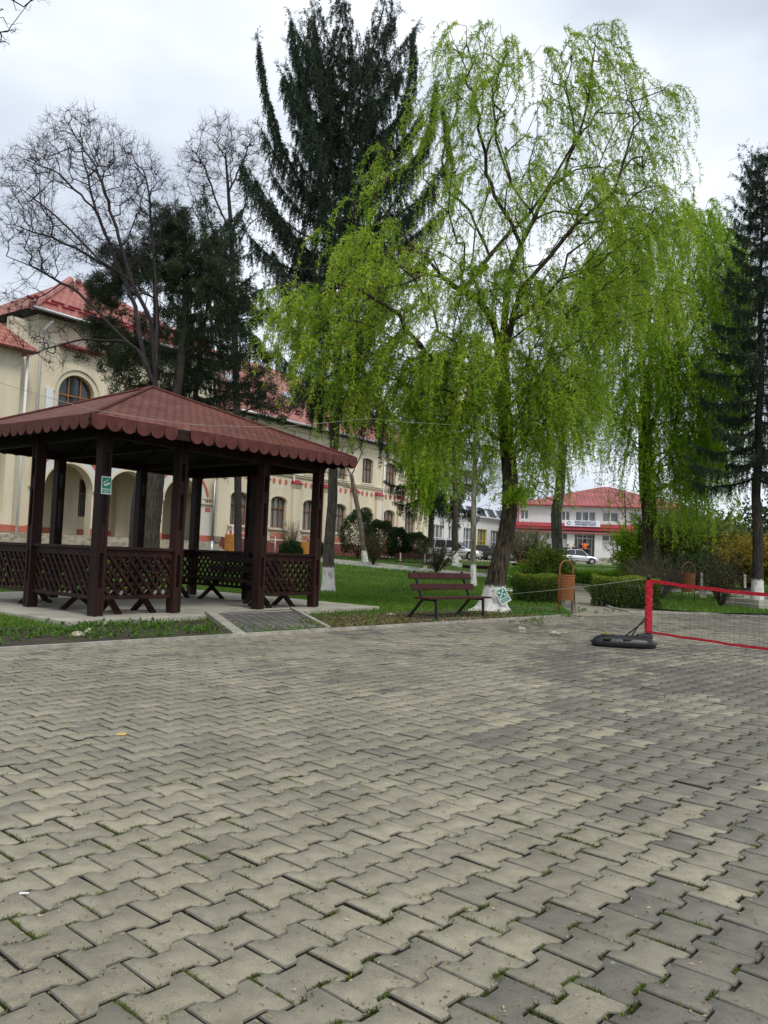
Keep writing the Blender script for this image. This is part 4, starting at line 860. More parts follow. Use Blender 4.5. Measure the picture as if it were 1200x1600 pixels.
def joint_growth():
    I, J, u0, v0, C = PV; rng = np.random.default_rng(9); Y = C[:, 1]; P = []; D = []; L = []
    w = np.clip(5.5/Y, .35, 3)**1.0; cnt = rng.poisson(1.9*w*np.where(rng.random(len(Y)) < .45, 1.6, .25)); idx = np.repeat(np.arange(len(Y)), cnt)
    idx = idx[rng.permutation(len(idx))[:36000]]; side = rng.random(len(idx)); a = .013; uu = rng.random(len(idx)); 
    wave = np.interp(uu, [0, .22, .32, .68, .78, 1], [a, a, -a, -a, a, a]); U = np.where(side < .62, uu*PL, 0); Vv = np.where(side < .62, PW+wave, rng.random(len(idx))*PW)
    q = np.outer(u0[idx]+U, RD)+np.outer(v0[idx]+Vv, RN); near_ = Y[idx] < 6.5
    k = np.where(near_, rng.integers(10, 60, len(idx)), rng.integers(3, 9, len(idx))); ii = np.repeat(np.arange(len(idx)), k); n = len(ii)
    along_ = rng.normal(0, .018, n); du = np.where(side[ii] < .62, along_, 0); dv = np.where(side[ii] < .62, 0, along_)
    x = q[ii]+np.outer(du, RD)+np.outer(dv, RN)+rng.normal(0, .0022, (n, 2)); P = np.column_stack([x, np.full(n, -.009)])
    D = rng.normal(0, .8, (n, 3)); D[:, 2] = 1; s = (.009+.016*rng.random(n)**2)*np.where(near_[ii], 1, 1.15)+.008*(rng.random(n) > .93)
    V, F = leafquads(P, D, s, np.where(near_[ii], .0035, .009), rng)
    tint = np.clip(rng.normal(.35, .2, n)+rng.normal(0, .25, len(idx))[ii], 0, 1)
    tag(npmesh('moss', V, F, MOSS, attr=tint), 'moss and tiny grass sprouting in the joints between the paving blocks', 'moss', kind='stuff')
    # seeds, chips and dead bits
    n = 2600; X_, Y_ = frustum_pts(n, 1.7, 17, rng, 1.5); m = ((np.stack([X_, Y_], 1)-E0)@EN) < -.05; X_, Y_ = X_[m], Y_[m]; n = len(X_)
    D = rng.normal(size=(n, 3)); D[:, 2] *= .15; V, F = leafquads(np.column_stack([X_, Y_, np.full(n, .004)]), D, .008+.016*rng.random(n)**2, .0045+.004*rng.random(n), rng)
    tag(npmesh('plant_litter', V, F, leafmat('dry_bits', (.10, .06, .03), (.45, .36, .22), 0), attr=rng.random(n)), 'pale dry bud scales and chips scattered over the paving', 'plant litter', kind='stuff')
    # brown dead leaf crumbs on the litter bed
    n = 6000; t = rng.uniform(t1, t1+6.3, n); d = .08+rng.random(n)**1.3*1.5; p = E0+np.outer(t, ED)+np.outer(d, EN); D = rng.normal(size=(n, 3)); D[:, 2] *= .3
    m = ~platform_mask(p[:, 0], p[:, 1]); p = p[m]; D = D[m]; n = len(p)
    V, F = leafquads(np.column_stack([p, np.array([tz(v) for v in p[:, 1]])+.05+.01*rng.random(n)]), D, .02+.04*rng.random(n), .02, rng)
    tag(npmesh('leaf_litter', V, F, leafmat('dead_leaf', (.05, .03, .015), (.27, .2, .1), .1), attr=rng.random(n)), 'brown dead leaves lying in the bed along the plaza edge', 'dead leaves', kind='stuff')
joint_growth()
def stone(name, label, p, s, seed, m=STONE, group=None, flat=.6):
    bm = bmesh.new(); bmesh.ops.create_icosphere(bm, subdivisions=3, radius=1); rng = random.Random(seed); ph = [rng.random()*6 for _ in range(6)]
    for v in bm.verts:
        c = v.co; k = 1+.16*math.sin(3*c.x+ph[0])+.14*math.sin(4*c.y+ph[1])+.12*math.sin(5*c.z+ph[2])+.06*math.sin(9*c.x+7*c.y+ph[3]); v.co = Vector((c.x*s[0], c.y*s[1], max(c.z, -.6)*s[2]))*k
    me = bpy.data.meshes.new(name); bm.to_mesh(me); bm.free()
    o = link_mesh(name, me, m); o.location = (p[0], p[1], p[2]+s[2]*.5); o.rotation_euler.z = seed*1.3; tag(o, label, 'stone', group); return o
stone('stone', 'pale rounded stone on the paving in front of the willow foot', onz(815, 988), (.085, .06, .06), 1)
stone('stone', 'grey-brown lump of stone on the paving midway between willow and net base', onz(868, 993), (.085, .06, .055), 2)
stone('stone', 'flat pale stone in the weedy bed near the gazebo slab corner', onz(122, 994, .04), (.11, .07, .035), 3)
stone('stone', 'small rounded stone beside the flat one in the weedy bed', onz(138, 990, .04), (.06, .05, .04), 4)
stone('stone', 'whitish flat stone in the leafy bed left of the bench', onz(612, 961, .04), (.10, .06, .025), 5, mat('whitish_stone', (.55, .54, .5), .9, .2, 10, .4, 30))
o = stone('fallen_leaf', 'single yellow dry leaf lying flat on the paving', onz(190, 1147), (.035, .03, .003), 6, mat('yellow_leaf', (.5, .36, .12), .8, .2, 20)); o['category'] = 'leaf'
mb = MB(); p = onz(36, 1396, .006); mb.tube([(p[0]-.012, p[1], .006), (p[0]+.018, p[1]+.004, .006)], .004, 8); o = mb.build('cigarette_butt', mat('paper_white', (.75, .73, .68), .8, .05, 9)); tag(o, 'white cigarette butt on the paving close to the camera', 'litter')

# ------------------------------------------------------------------ gazebo
B0 = onz(148, 963, .12)[:2]; G1L, G2L = 5.1, 4.05
def gz(a, b, z): q = B0+G1*a+G2*b; return Vector((q[0], q[1], z))
gaz = empty('gazebo', gz(G1L/2, G2L/2, 0), 0, 'dark stained open wooden gazebo with a red shingle pyramid roof and lattice railings', 'gazebo')
# slab
c0 = slabC; mb = MB(); pts = [c0, c0+G1*SL_L, c0+G1*SL_L+G2*6.6, c0+G2*6.6]
mb.prism([(p[0], p[1], -.1) for p in pts], (0, 0, .22)); mb.build('concrete_slab', CONC, gaz, bevel=.012, world=True)
TOP = 3.0; X1 = Vector((*G1, 0)); X2 = Vector((*G2, 0)); Zv = Vector((0, 0, 1))
def post(a, b, along1=True):
    """two planks with spacer blocks, so slots show between"""
    mb = MB(); ax = X1 if along1 else X2; w = .175; p = gz(a, b, .13)
    for s in (-1, 1): mb.box(p+ax*s*.062+Zv*(TOP-.13)/2, (.05, w, TOP-.13), (ax, ax.cross(Zv), Zv))
    for z0, z1 in ((0, .42), (.95, 1.38), (1.98, 2.2), (2.5, TOP-.13)): mb.box(p+Zv*(z0+z1)/2, (.076, w-.02, z1-z0), (ax, ax.cross(Zv), Zv))
    mb.build('post', WOOD, gaz, bevel=.006, world=True)
    mb = MB()
    for s in (-1, 1): mb.box(gz(a, b, .125)+ax*s*.05, (.04, .05, .03), (ax, ax.cross(Zv), Zv))
    mb.build('post_foot', STEEL, gaz, world=True)
P1 = [0, 1.5, 3.5, G1L]; P2 = [0, 2.05, G2L]
for a in P1:
    for b in (0, G2L): post(a, b, True)
for a in (0, G1L): post(a, 2.05, False)
def rail(a0, b0, a1, b1):
    p, q = gz(a0, b0, 0), gz(a1, b1, 0); d = (q-p).normalized(); p += d*.09; q -= d*.09; L = (q-p).length; n = d.cross(Zv); mb = MB(); z0, z1 = .40, 1.17
    mb.box((p+q)/2+Zv*z1, (L, .12, .05), (d, n, Zv)); mb.box((p+q)/2+Zv*(z1-.08), (L-.004, .04, .112), (d, n, Zv)); mb.build('rail', WOOD, gaz, bevel=.005, world=True); mb = MB(); mb.box((p+q)/2+Zv*z0, (L-.002, .06, .06), (d, n, Zv)); mb.build('rail', WOOD, gaz, bevel=.005, world=True)
    mb = MB(); h = z1-.06-z0; run = h*.85; sp = .165
    for s, o_ in ((1, -.013), (-1, .013)):
        x = -run
        while x < L:
            xa, xb = x, x+run; za, zb = z0, z0+h
            if s < 0: xa, xb = xb, xa
            # clip to the panel
            def cl(xa, za, xb, zb):
                lo, hi = 0., 1.
                dx = xb-xa
                for lim, sg in ((0, 1), (L, -1)):
                    f = (lim-xa)/dx
                    if (dx*sg) > 0: lo = max(lo, f)
                    else: hi = min(hi, f)
                return lo, hi
            lo, hi = cl(xa, za, xb, zb)
            if hi-lo > .05:
                A = p+d*(xa+(xb-xa)*lo)+Zv*(za+(zb-za)*lo)+n*o_; B_ = p+d*(xa+(xb-xa)*hi)+Zv*(za+(zb-za)*hi)+n*o_
                mb.bar(A, B_, .022, .042, up=n.cross((B_-A).normalized()))
            x += sp
    mb.build('lattice_panel', WOOD, gaz, world=True)
for a0, b0, a1, b1 in ((0, 0, 1.5, 0), (3.5, 0, G1L, 0), (0, 0, 0, 2.05), (0, 2.05, 0, G2L), (0, G2L, 1.5, G2L), (1.5, G2L, 3.5, G2L), (3.5, G2L, G1L, G2L), (G1L, 0, G1L, 2.05), (G1L, 2.05, G1L, G2L)): rail(a0, b0, a1, b1)
# beams
mb = MB()
for a0, b0, a1, b1 in ((0, 0, G1L, 0), (0, G2L, G1L, G2L), (0, 0, 0, G2L), (G1L, 0, G1L, G2L)):
    p, q = gz(a0, b0, TOP-.04), gz(a1, b1, TOP-.04); d = (q-p).normalized(); mb.box((p+q)/2, ((q-p).length+.3 if a0 != a1 else (q-p).length-.18, .12, .16), (d, d.cross(Zv), Zv))
for a in (1.5, 3.5): mb.bar(gz(a, .06, TOP-.04), gz(a, G2L-.06, TOP-.04), .1, .12)
mb.build('beam', WOOD, gaz, world=True)
OV = .74; EZ = 3.08; AZ = 4.34
cor = [gz(-OV+.02, -OV, EZ-.04), gz(G1L+.36, -OV, EZ+.09), gz(G1L+.36, G2L+OV, EZ+.12), gz(-OV, G2L+OV, EZ+.04)]; apex = gz(G1L/2-.2, G2L/2+.18, AZ)
SHING = tilemat('red_shingle', (.15, .046, .032), (.21, .075, .053), (.04, .014, .011), .17, .125, .8, ms=.012, offset=.5)
SCAL = mat('red_shingle_edge', (.10, .030, .024), .9, .35, 7, .3, 80)
mb = MB()
for i in range(4): mb.add([cor[i], cor[(i+1) % 4], apex], [(0, 1, 2)])
o = mb.build('roof', SHING, gaz, world=True, fix=False); uv_planar(o); roofo = o
mb = MB(); dn = Vector((0, 0, -.045)); ap2 = apex+dn
for i in range(4): mb.add([cor[i]+dn, cor[(i+1) % 4]+dn, ap2, cor[i]+Vector((0, 0, -.004)), cor[(i+1) % 4]+Vector((0, 0, -.004))], [(2, 1, 0), (0, 1, 4, 3)])
mb.build('roof_boarding', WOODIN, roofo, world=True, fix=False)
for i in range(4):   # hip ridges
    mb = MB(); mb.tube([cor[i]+Zv*.012, apex+Zv*.02], .028, 6); mb.build('hip_ridge', SCAL, roofo, world=True)
for i in range(4):
    mb = MB(); a, b = cor[i], cor[(i+1) % 4]; d = (b-a).normalized(); L = (b-a).length; nn = d.cross(Zv); k = round(L/.262); w = L/k; random.seed(i)
    for j in range(k):
        if i == 0 and j == 6: continue
        c = a+d*(w*(j+.5))+nn*(.012+(.006 if j % 2 else 0)); rr = w*.49; tl_ = random.uniform(-.03, .03); pts = [(-rr, 0), (-rr, -.10)]+[(-rr*math.cos(t), -.10-.115*math.sin(t)) for t in np.linspace(0, math.pi, 11)[1:-1]]+[(rr, -.10), (rr, 0)]
        pts = [(x*math.cos(tl_)-z*math.sin(tl_), z*math.cos(tl_)+x*math.sin(tl_)) for x, z in pts]
        mb.prism([c+d*x+Zv*(z+.02) for x, z in pts], nn*.006)
    mb.build('scalloped_edge', SCAL, gaz, world=True)
    mb = MB(); mb.bar(a+Zv*(-.09)-nn*.02+d*.02, b+Zv*(-.09)-nn*.02-d*.02, .025, .15); mb.build('fascia', WOOD, gaz, world=True)
# rafters
mb = MB()
for i in range(4):
    mb.bar(cor[i]+Zv*(-.10), apex+Zv*(-.14), .06, .09)
for t in np.linspace(.5, G1L-.5, 6):
    for b, s in ((-OV, 1), (G2L+OV, -1)):
        f = min(t, G1L-t)/(G1L/2+OV)+.14; mb.bar(gz(t, b, EZ-.10), gz(t, b+s*(G2L/2+OV)*min(f, .98), EZ-.10+(AZ-EZ)*min(f, .98)), .05, .07)
mb.build('rafter', WOODIN, gaz, world=True)
# benches inside the gazebo
def x_bench(label, a0, b0, a1, b1, side, back=True):
    p, q = gz(a0, b0, .12), gz(a1, b1, .12); d = (q-p).normalized(); n = d.cross(Zv)*side; L = (q-p).length; o = empty('slatted_bench', p, 0, label, 'bench')
    mb = MB()
    for k in (-.14, 0, .14): mb.box((p+q)/2+n*k+Zv*.45, (L, .125, .04), (d, n, Zv))
    mb.build('seat', WOOD, o, bevel=.004, world=True)
    if back:
        mb = MB()
        for z in (.68, .88): mb.box((p+q)/2-n*(.24+.05*(z-.5))+Zv*z, (L, .03, .13), (d, n, Zv))
        mb.build('backrest', WOOD, o, bevel=.004, world=True)
    for t in (.18, .82):
        mb = MB(); c = p+d*L*t
        mb.bar(c-n*.30, c+n*.20+Zv*.43, .05, .10, up=d); mb.bar(c+n*.30+d*.052, c-n*.22+Zv*.43+d*.052, .05, .10, up=d)
        if back: mb.bar(c-n*.18+Zv*.40-d*.06, c-n*.30+Zv*.98-d*.06, .05, .08, up=d)
        mb.build('leg', WOOD, o, world=True)
x_bench('dark bench along the far long railing of the gazebo, nearest the steps', .5, G2L-.55, 2.4, G2L-.55, 1)
x_bench('dark bench along the far long railing of the gazebo, nearest the lawn', 2.7, G2L-.55, 4.6, G2L-.55, 1)
x_bench('dark bench along the short lawn-side railing of the gazebo', G1L-.5, .75, G1L-.5, 3.1, -1)
x_bench('dark bench along the short plaza-side railing of the gazebo', .5, .9, .5, 3.2, 1)
x_bench('low dark bench without back behind the front lattice, beside the sign post', .3, .42, 1.35, .42, -1, False)
x_bench('low dark bench without back behind the front lattice, right of the entrance', 3.75, .42, 4.8, .42, -1, False)
# smoking sign
def text_mesh(name, s, size, m, parent, M4, ext=.001, align='CENTER', bold=0):
    cu = bpy.data.curves.new(name, 'FONT'); cu.body = s; cu.size = size; cu.extrude = ext; cu.align_x = align; cu.align_y = 'CENTER'; cu.offset = bold
    t = bpy.data.objects.new('tmp', cu); me = bpy.data.meshes.new_from_object(t); bpy.data.objects.remove(t); me.transform(M4)
    return link_mesh(name, me, m, parent)
def plate_frame(o, ux, uz):
    ux = Vector(ux).normalized(); uz = Vector(uz).normalized(); n = ux.cross(uz); M4 = Matrix.Identity(4)
    for i in range(3): M4[i][0] = ux[i]; M4[i][1] = uz[i]; M4[i][2] = n[i]; M4[i][3] = o[i]
    return M4
# rotate sign to the post face that looks at the plaza (outward normal of the front-right side)
nF = Vector((X1.y, -X1.x, 0)); sp_ = gz(0, 0, 1.2+(852-758)/FPX*B0[1])+nF*.095
sg = empty('smoking_area_sign', sp_, 0, 'green sign with white cigarette symbol fixed to the front gazebo post', 'sign')
FS = plate_frame((0, 0, 0), X1, Zv+X1*-.02)
def L2(x, y, z=0): return FS @ Vector((x, y, z))
mb = MB(); mb.box(L2(0, 0, .002), (.18, .27, .004), (FS.col[0][:3], FS.col[1][:3], FS.col[2][:3])); mb.build('plate', WSIGN, sg)
mb = MB(); mb.box(L2(0, .035, .0055), (.155, .17, .003), (FS.col[0][:3], FS.col[1][:3], FS.col[2][:3])); mb.box(L2(0, -.075, .0055), (.155, .03, .003), (FS.col[0][:3], FS.col[1][:3], FS.col[2][:3])); mb.box(L2(0, -.108, .0055), (.155, .026, .003), (FS.col[0][:3], FS.col[1][:3], FS.col[2][:3])); mb.build('green_field', GREENS, sg)
mb = MB(); mb.bar(L2(-.035, -.005, .009), L2(.055, .04, .009), .026, .003, up=FS.col[2][:3]); mb.tube([L2(*q, .009) for q in ((-.038, .0), (-.05, .03), (-.045, .05), (-.01, .058), (.012, .07), (.015, .095))], .007, 6); mb.build('cigarette_symbol', WSIGN, sg)
text_mesh('lettering', 'LOC PENTRU', .024, WSIGN, sg, FS @ Matrix.Translation((0, -.075, .0075))); text_mesh('lettering', 'FUMAT', .024, WSIGN, sg, FS @ Matrix.Translation((0, -.108, .0075)))
# sign on the willow foot
sp2 = at(786, 931, WY-.40); s2 = empty('assembly_point_sign', sp2, 0, 'tilted white and green square-symbol sign tied to the painted willow foot', 'sign')
an_ = R(31); FS = plate_frame((0, 0, 0), Vector((math.cos(an_), 0, math.sin(an_))), Vector((-math.sin(an_), 0, math.cos(an_)))); AX = (FS.col[0][:3], FS.col[1][:3], FS.col[2][:3])
mb = MB(); mb.box(L2(0, 0, 0), (.25, .36, .005), AX); mb.build('plate', WSIGN, s2)
mb = MB(); mb.box(L2(0, .06, .004), (.2, .2, .003), AX); mb.box(L2(0, -.078, .004), (.2, .034, .003), AX); mb.box(L2(0, -.125, .004), (.2, .034, .003), AX); mb.build('green_field', GREENS, s2)
mb = MB()
for k in range(4):
    a = R(45+90*k); c, s_a = math.cos(a), math.sin(a); T_ = lambda x, y: L2(x*c-y*s_a, .06+x*s_a+y*c, .0065); mb.add([T_(.035, 0), T_(.07, .035), T_(.07, .012), T_(.12, .012), T_(.12, -.012), T_(.07, -.012), T_(.07, -.035)], [(0, 1, 2, 3, 4, 5, 6)])
for x in (-.018, 0, .018): mb.add([L2(x-.007, .035, .0068), L2(x+.007, .035, .0068), L2(x+.007, .07, .0068), L2(x-.007, .07, .0068)], [(0, 1, 2, 3)]); mb.add([L2(x+.007*math.cos(t), .081+.007*math.sin(t), .0068) for t in np.linspace(0, 5.5, 8)], [tuple(range(8))])
mb.build('arrow_symbol', WSIGN, s2); text_mesh('lettering', 'LOC DE ADUNARE', .022, WSIGN, s2, FS @ Matrix.Translation((0, -.078, .0062))); text_mesh('lettering', 'PERSONAL', .022, WSIGN, s2, FS @ Matrix.Translation((0, -.125, .0062)))
mb = MB(); wc = at(780, 921, WY); mb.tube([(wc[0]+.30*math.cos(t), wc[1]+.33*math.sin(t), wc[2]+.02*math.sin(3*t)) for t in np.linspace(0, 2*math.pi, 20)], .012, 6, cap=False); mb.build('white_band', WSIGN, s2, world=True)
# ropes
def rope(name, label, pts, r=.005, sag=0.):
    P = [Vector(p) for p in pts]; Q = []
    for a, b in zip(P[:-1], P[1:]):
        for i in range(10):
            t = i/10; Q.append(a.lerp(b, t)-Vector((0, 0, sag*4*t*(1-t))))
    Q.append(P[-1]); mb = MB(); mb.tube(Q, r, 6); o = mb.build(name, ROPEM, smooth=True); tag(o, label, 'rope')
rope('rope', 'long pale line strung past the gazebo roof to the willow trunk', [at(-200, 535, 7.4), at(0, 598, 9.), at(150, 641, 10.2), at(300, 663, 11.6), at(430, 667, 13.), at(560, 655, 14.6), at(575, 653.5, 14.8), at(690, 663, 16.6), at(790, 665, WY-.18)], .0032, .01)
NY = onz(1010, 1012)[1]
rope('rope', 'short guy rope from the willow sign to the top of the net post', [at(797, 928, WY-.38), at(1002, 905, NY)], .006, .02)

# ------------------------------------------------------------------ park benches
def park_bench(label, c, rz, L=1.9, s=1.):
    o = empty('park_bench', c, rz, label, 'bench')
    def V3(x, y, z): return (x*s, y*s, z*s)
    for y, z, zt in ((-.02, .435, 0), (.12, .43, 0), (.26, .425, 0)):   # y: front is negative
        pass
    mb = MB()
    for k, y in enumerate((-.27, -.14, -.01)): mb.box(V3(0, y, .43), (L*s, .115*s, .035*s))
    mb.build('seat', WOOD2, o, bevel=.006)
    for z, y, dx in ((.63, .14, 0), (.84, .22, 0)):
        mb = MB(); mb.box(V3(dx, y, z), (L*s*.985, .03*s, .125*s), ((1, 0, 0), (0, .93, -.37), (0, .37, .93))); mb.build('backrest', WOOD2, o, bevel=.006)
    for x in (-.72, .72):
        mb = MB(); x = x*L/1.9
        mb.bar(V3(x, -.30, 0), V3(x, -.28, .41), .04*s, .045*s); mb.build('leg', BLACKM, o)
        mb = MB(); mb.bar(V3(x, .40, .0), V3(x, .0, .44), .04*s, .045*s); mb.bar(V3(x, .05, .39), V3(x, .275, .93), .04*s, .045*s); mb.build('leg', BLACKM, o)
        mb = MB(); mb.bar(V3(x, -.30, .39), V3(x, .06, .39), .035*s, .03*s); mb.bar(V3(x, -.30, .10), V3(x, .33, .10), .02*s, .02*s); mb.build('brace', BLACKM, o)
    mb = MB(); mb.bar(V3(-.72*L/1.9, -.0, .10), V3(.72*L/1.9, -.0, .10), .02*s, .02*s); mb.build('stretcher', BLACKM, o)
    return o
bl_, br_ = onz(640, 968), onz(720, 964); fl, fr_ = onz(677, 974), onz(759, 969)
cx = (bl_+br_+fl+fr_)/4; ang = math.atan2(*((fr_-fl)[1::-1]))
park_bench('empty brown plank park bench on black legs beside the painted willow foot', (cx[0], cx[1], .02), ang, 2.1)
mb = MB(); mb.box((cx[0], cx[1]-.1, .02), (1.9, .7, .06), ((math.cos(ang), math.sin(ang), 0), (-math.sin(ang), math.cos(ang), 0), (0, 0, 1))); tag(mb.build('bench_base_slab', CONC, bevel=.01), kind='structure')
def old_bench(label, c, rz, L, back=True, m=WOOD):
    o = empty('plank_bench', c, rz, label, 'bench', 'concrete legged plank benches'); mb = MB(); mb.box((0, 0, .45), (L, .32, .05)); mb.build('seat', m, o)
    if back: mb = MB(); mb.box((0, .24, .80), (L, .04, .28)); mb.build('backrest', m, o)
    for x in (-.36*L, .36*L):
        mb = MB(); mb.bar((x, 0, 0), (x, 0, .43), .1, .22); 
        if back: mb.bar((x, .17, .3), (x, .25, .95), .08, .08)
        mb.build('leg', CONC, o)
p = gp(645, 891); old_bench('brown plank bench with pale legs on the far path, before the silver estate car', p, R(8), 1.95)
p = gx(1132, 28.5); old_bench('long dark plank bench with white legs between litter bin and planter', p, R(-8), 2.05)
# dark low table between birch and willow
p = gp(748, 902); o = empty('garden_table', p, R(5), 'low dark slab table on one thin post between birch and big willow', 'table'); mb = MB(); mb.box((0, 0, .5), (1.5, .8, .16)); mb.build('table_top', WOOD, o, bevel=.01); mb = MB(); mb.tube([(-.35, -.3, 0), (-.35, -.3, .45)], .04, 8); mb.build('leg', STEEL, o); mb = MB(); mb.tube([(.4, .2, 0), (.4, .2, .45)], .04, 8); mb.build('leg', STEEL, o)
p = gp(718, 897); o = empty('small_notice', p, R(15), 'small white notice card on a short stick in the grass', 'notice'); mb = MB(); mb.box((0, 0, .48), (.25, .01, .2), ((.97, 0, .24), (0, 1, 0), (-.24, 0, .97))); mb.build('card', WSIGN, o); mb = MB(); mb.tube([(0, .012, 0), (0, .012, .5)], .01, 6); mb.build('stick', STEEL, o)

# ------------------------------------------------------------------ litter bins
def arch_bin(label, c, rz, s=1.):
    o = empty('litter_bin', c, rz, label, 'litter bin', 'orange-brown arch-framed litter bins')
    W_, H0, H1, HA = .19*s, .32*s, .86*s, 1.0*s
    mb = MB(); mb.tube([(-W_, 0, 0), (-W_, 0, HA)]+[(-W_*math.cos(t), 0, HA+W_*math.sin(t)) for t in np.linspace(0, math.pi, 14)[1:-1]]+[(W_, 0, HA), (W_, 0, 0)], .017*s, 8); mb.build('arch_frame', ORANGE, o, True)
    # pierced basket: solid ring bands and vertical straps with holes between
    mb = MB(); n = 24; rz_ = 9
    def rad(z): return (.165+.03*(z-H0)/(H1-H0))*s
    for i in range(n):
        a = 2*math.pi*i/n; b = a+2*math.pi/n*.55
        for (z0, z1) in ((H0, H1),):
            pts = [(rad(z)*math.cos(t), rad(z)*math.sin(t), z) for z, t in ((z0, a), (z0, b), (z1, b), (z1, a))]; pin = [(x*.95, y*.95, z) for x, y, z in pts]
            mb.add(pts+pin, [(0, 1, 2, 3), (7, 6, 5, 4), (0, 4, 5, 1), (1, 5, 6, 2), (2, 6, 7, 3), (3, 7, 4, 0)])
    for k in range(rz_+1):
        z0 = H0+(H1-H0)*k/rz_*.965; z1 = z0+(H1-H0)*.06
        for i in range(n):
            a = 2*math.pi*i/n; b = a+2*math.pi/n; R1_ = 1.012; pts = [(rad(z)*R1_*math.cos(t), rad(z)*R1_*math.sin(t), z) for z, t in ((z0, a), (z0, b), (z1, b), (z1, a))]; mb.add(pts, [(0, 1, 2, 3)])
    mb.build('basket', ORANGE, o, fix=False)
    mb = MB(); mb.tube([(0, 0, H0+.01), (0, 0, H1-.05)], [rad(H0)*.9, rad(H1)*.9], 20); mb.build('liner', mat('bin_liner', (.13, .045, .012), .7, .2, 6), o)
    mb = MB(); mb.tube([(rad(H1)*math.cos(t), rad(H1)*math.sin(t), H1) for t in np.linspace(0, 2*math.pi, 25)], .011*s, 6, cap=False); mb.build('rim', ORANGE, o, True)
    return o
arch_bin('orange-brown perforated litter bin with arched frame beside the clipped hedge block', gp(883, 960), R(28), 1.08)
arch_bin('orange-brown arched litter bin seen through the net, left of the plank bench', gx(1075, 26.5), R(5), 1.12)
arch_bin('orange-brown bin behind the hedge block under the big leafless shrub', gp(818, 906), R(20), 1.15)
def box_bin(label, c, h, w):
    o = empty('square_bin', c, 0, label, 'litter bin', 'square orange bins by the building'); mb = MB(); mb.box((0, 0, h/2), (w, w, h)); mb.build('body', mat('orange_board', (.42, .17, .03), .6, .2, 5), o, bevel=.02); mb = MB(); mb.tube([(-w/2, 0, h), (-w/3, 0, h+.35), (w/3, 0, h+.35), (w/2, 0, h)], .03, 6); mb.build('handle', STEEL, o)
box_bin('square orange bin at the foot of the portico steps by the lamp post', at(359, 862, 46.5), 1.0, .55)
box_bin('square orange bin between box balls by the wing wall, seen beside the corner post', gx(476, 50), 1.2, .5)
o = empty('litter_bin', at(960, 880, 86), 0, 'grey cylindrical bin standing beside the restaurant steps', 'litter bin'); mb = MB(); mb.tube([(0, 0, 0), (0, 0, .9)], .22, 12); mb.build('body', CONC, o); mb = MB(); mb.tube([(0, 0, 1.05), (0, 0, 1.12)], .32, 12); mb.tube([(0, 0, .9), (0, 0, 1.05)], .05, 6); mb.build('lid', STEEL, o)

# ------------------------------------------------------------------ net
nb_ = onz(1011, 1012); NX, NYY = nb_[0], nb_[1]; nd = Vector((.47, -.88, 0)).normalized(); NLEN = 5.2
net = empty('badminton_net', (NX, NYY, 0), 0, 'black mesh net with red bands stretched from a portable post with a weighted base', 'net')
mb = MB(); mb.tube([(0, 0, .05), (0, 0, .40)], .026, 12); mb.tube([(0, 0, .38), (0, 0, 1.07)], .022, 12); mb.tube([(0, 0, 1.02), (0, 0, 1.09)], .03, 10); mb.tube([(0, 0, 1.0), (-.07, 0, 1.0)], .014, 8); mb.build('pole', BLACKM, net, True)
mb = MB(); rngq = random.Random(2)
K = 30; V = []
for i in range(K+1):
    z = .225+(1.01-.225)*i/K; wob = .004*math.sin(i*2.1)+.006*math.sin(i*.9)*(1 if i > 12 else .2)
    for j in range(12):
        t = 2*math.pi*j/12; rr = .043+.005*math.sin(3*t+i*1.7)+(.004 if i > 14 else 0)*math.sin(i*3.3+t*2); V.append((rr*math.cos(t)*1.25+.012+wob, rr*math.sin(t), z))
mb.add(V, [(i*12+j, i*12+(j+1) % 12, (i+1)*12+(j+1) % 12, (i+1)*12+j) for i in range(K) for j in range(12)]); mb.build('sleeve', REDSLV, net, True)
def netz(t, top): 
    return (1.0-.10*math.sin(math.pi*min(t/NLEN, 1))*1.0) if top else (.235-.02*math.sin(math.pi*min(t/NLEN, 1)))
for top, w in ((True, .048), (False, .034)):
    mb = MB(); n_ = 26; V = []; th = .004
    for i in range(n_+1):
        t = .03+(NLEN-.03)*i/n_; z = netz(t, top)+.004*math.sin(t*7.3)+.003*math.sin(t*17); q = nd*t+nd.cross(Zv)*(.006*math.sin(i*1.3)); V += [q+Zv*(z-w/2)-nd.cross(Zv)*th, q+Zv*(z+w/2)-nd.cross(Zv)*th, q+Zv*(z+w/2)+nd.cross(Zv)*th, q+Zv*(z-w/2)+nd.cross(Zv)*th]
    mb.add(V, [(i*4+j, i*4+(j+1) % 4, i*4+4+(j+1) % 4, i*4+4+j) for i in range(n_) for j in range(4)]); mb.build('top_band' if top else 'bottom_band', REDSLV, net)
P0 = []; P1_ = []
for i in range(int(NLEN/.085)):
    t = .09+i*.085; t2 = t+.03*math.sin(i); a = nd*t+Zv*netz(t, True); b = nd*t2+Zv*netz(t, False)
    for k in range(6): P0.append(a.lerp(b, k/6)); P1_.append(a.lerp(b, (k+1)/6))
for k in range(1, 9):
    for i in range(50):
        ta, tb_ = .05+(NLEN-.05)*i/50, .05+(NLEN-.05)*(i+1)/50; f = k/9; za = netz(ta, True)*(1-f)+netz(ta, False)*f; zb = netz(tb_, True)*(1-f)+netz(tb_, False)*f; sw = .008*math.sin(i*1.9+k); P0.append(nd*ta+Zv*(za+sw)); P1_.append(nd*tb_+Zv*(zb+.008*math.sin((i+1)*1.9+k)))
V, F = frusta(np.array([tuple(p) for p in P0]), np.array([tuple(p) for p in P1_]), np.full(len(P0), .0013), np.full(len(P0), .0013), 3); npmesh('mesh', V, F, BLACKM, net)
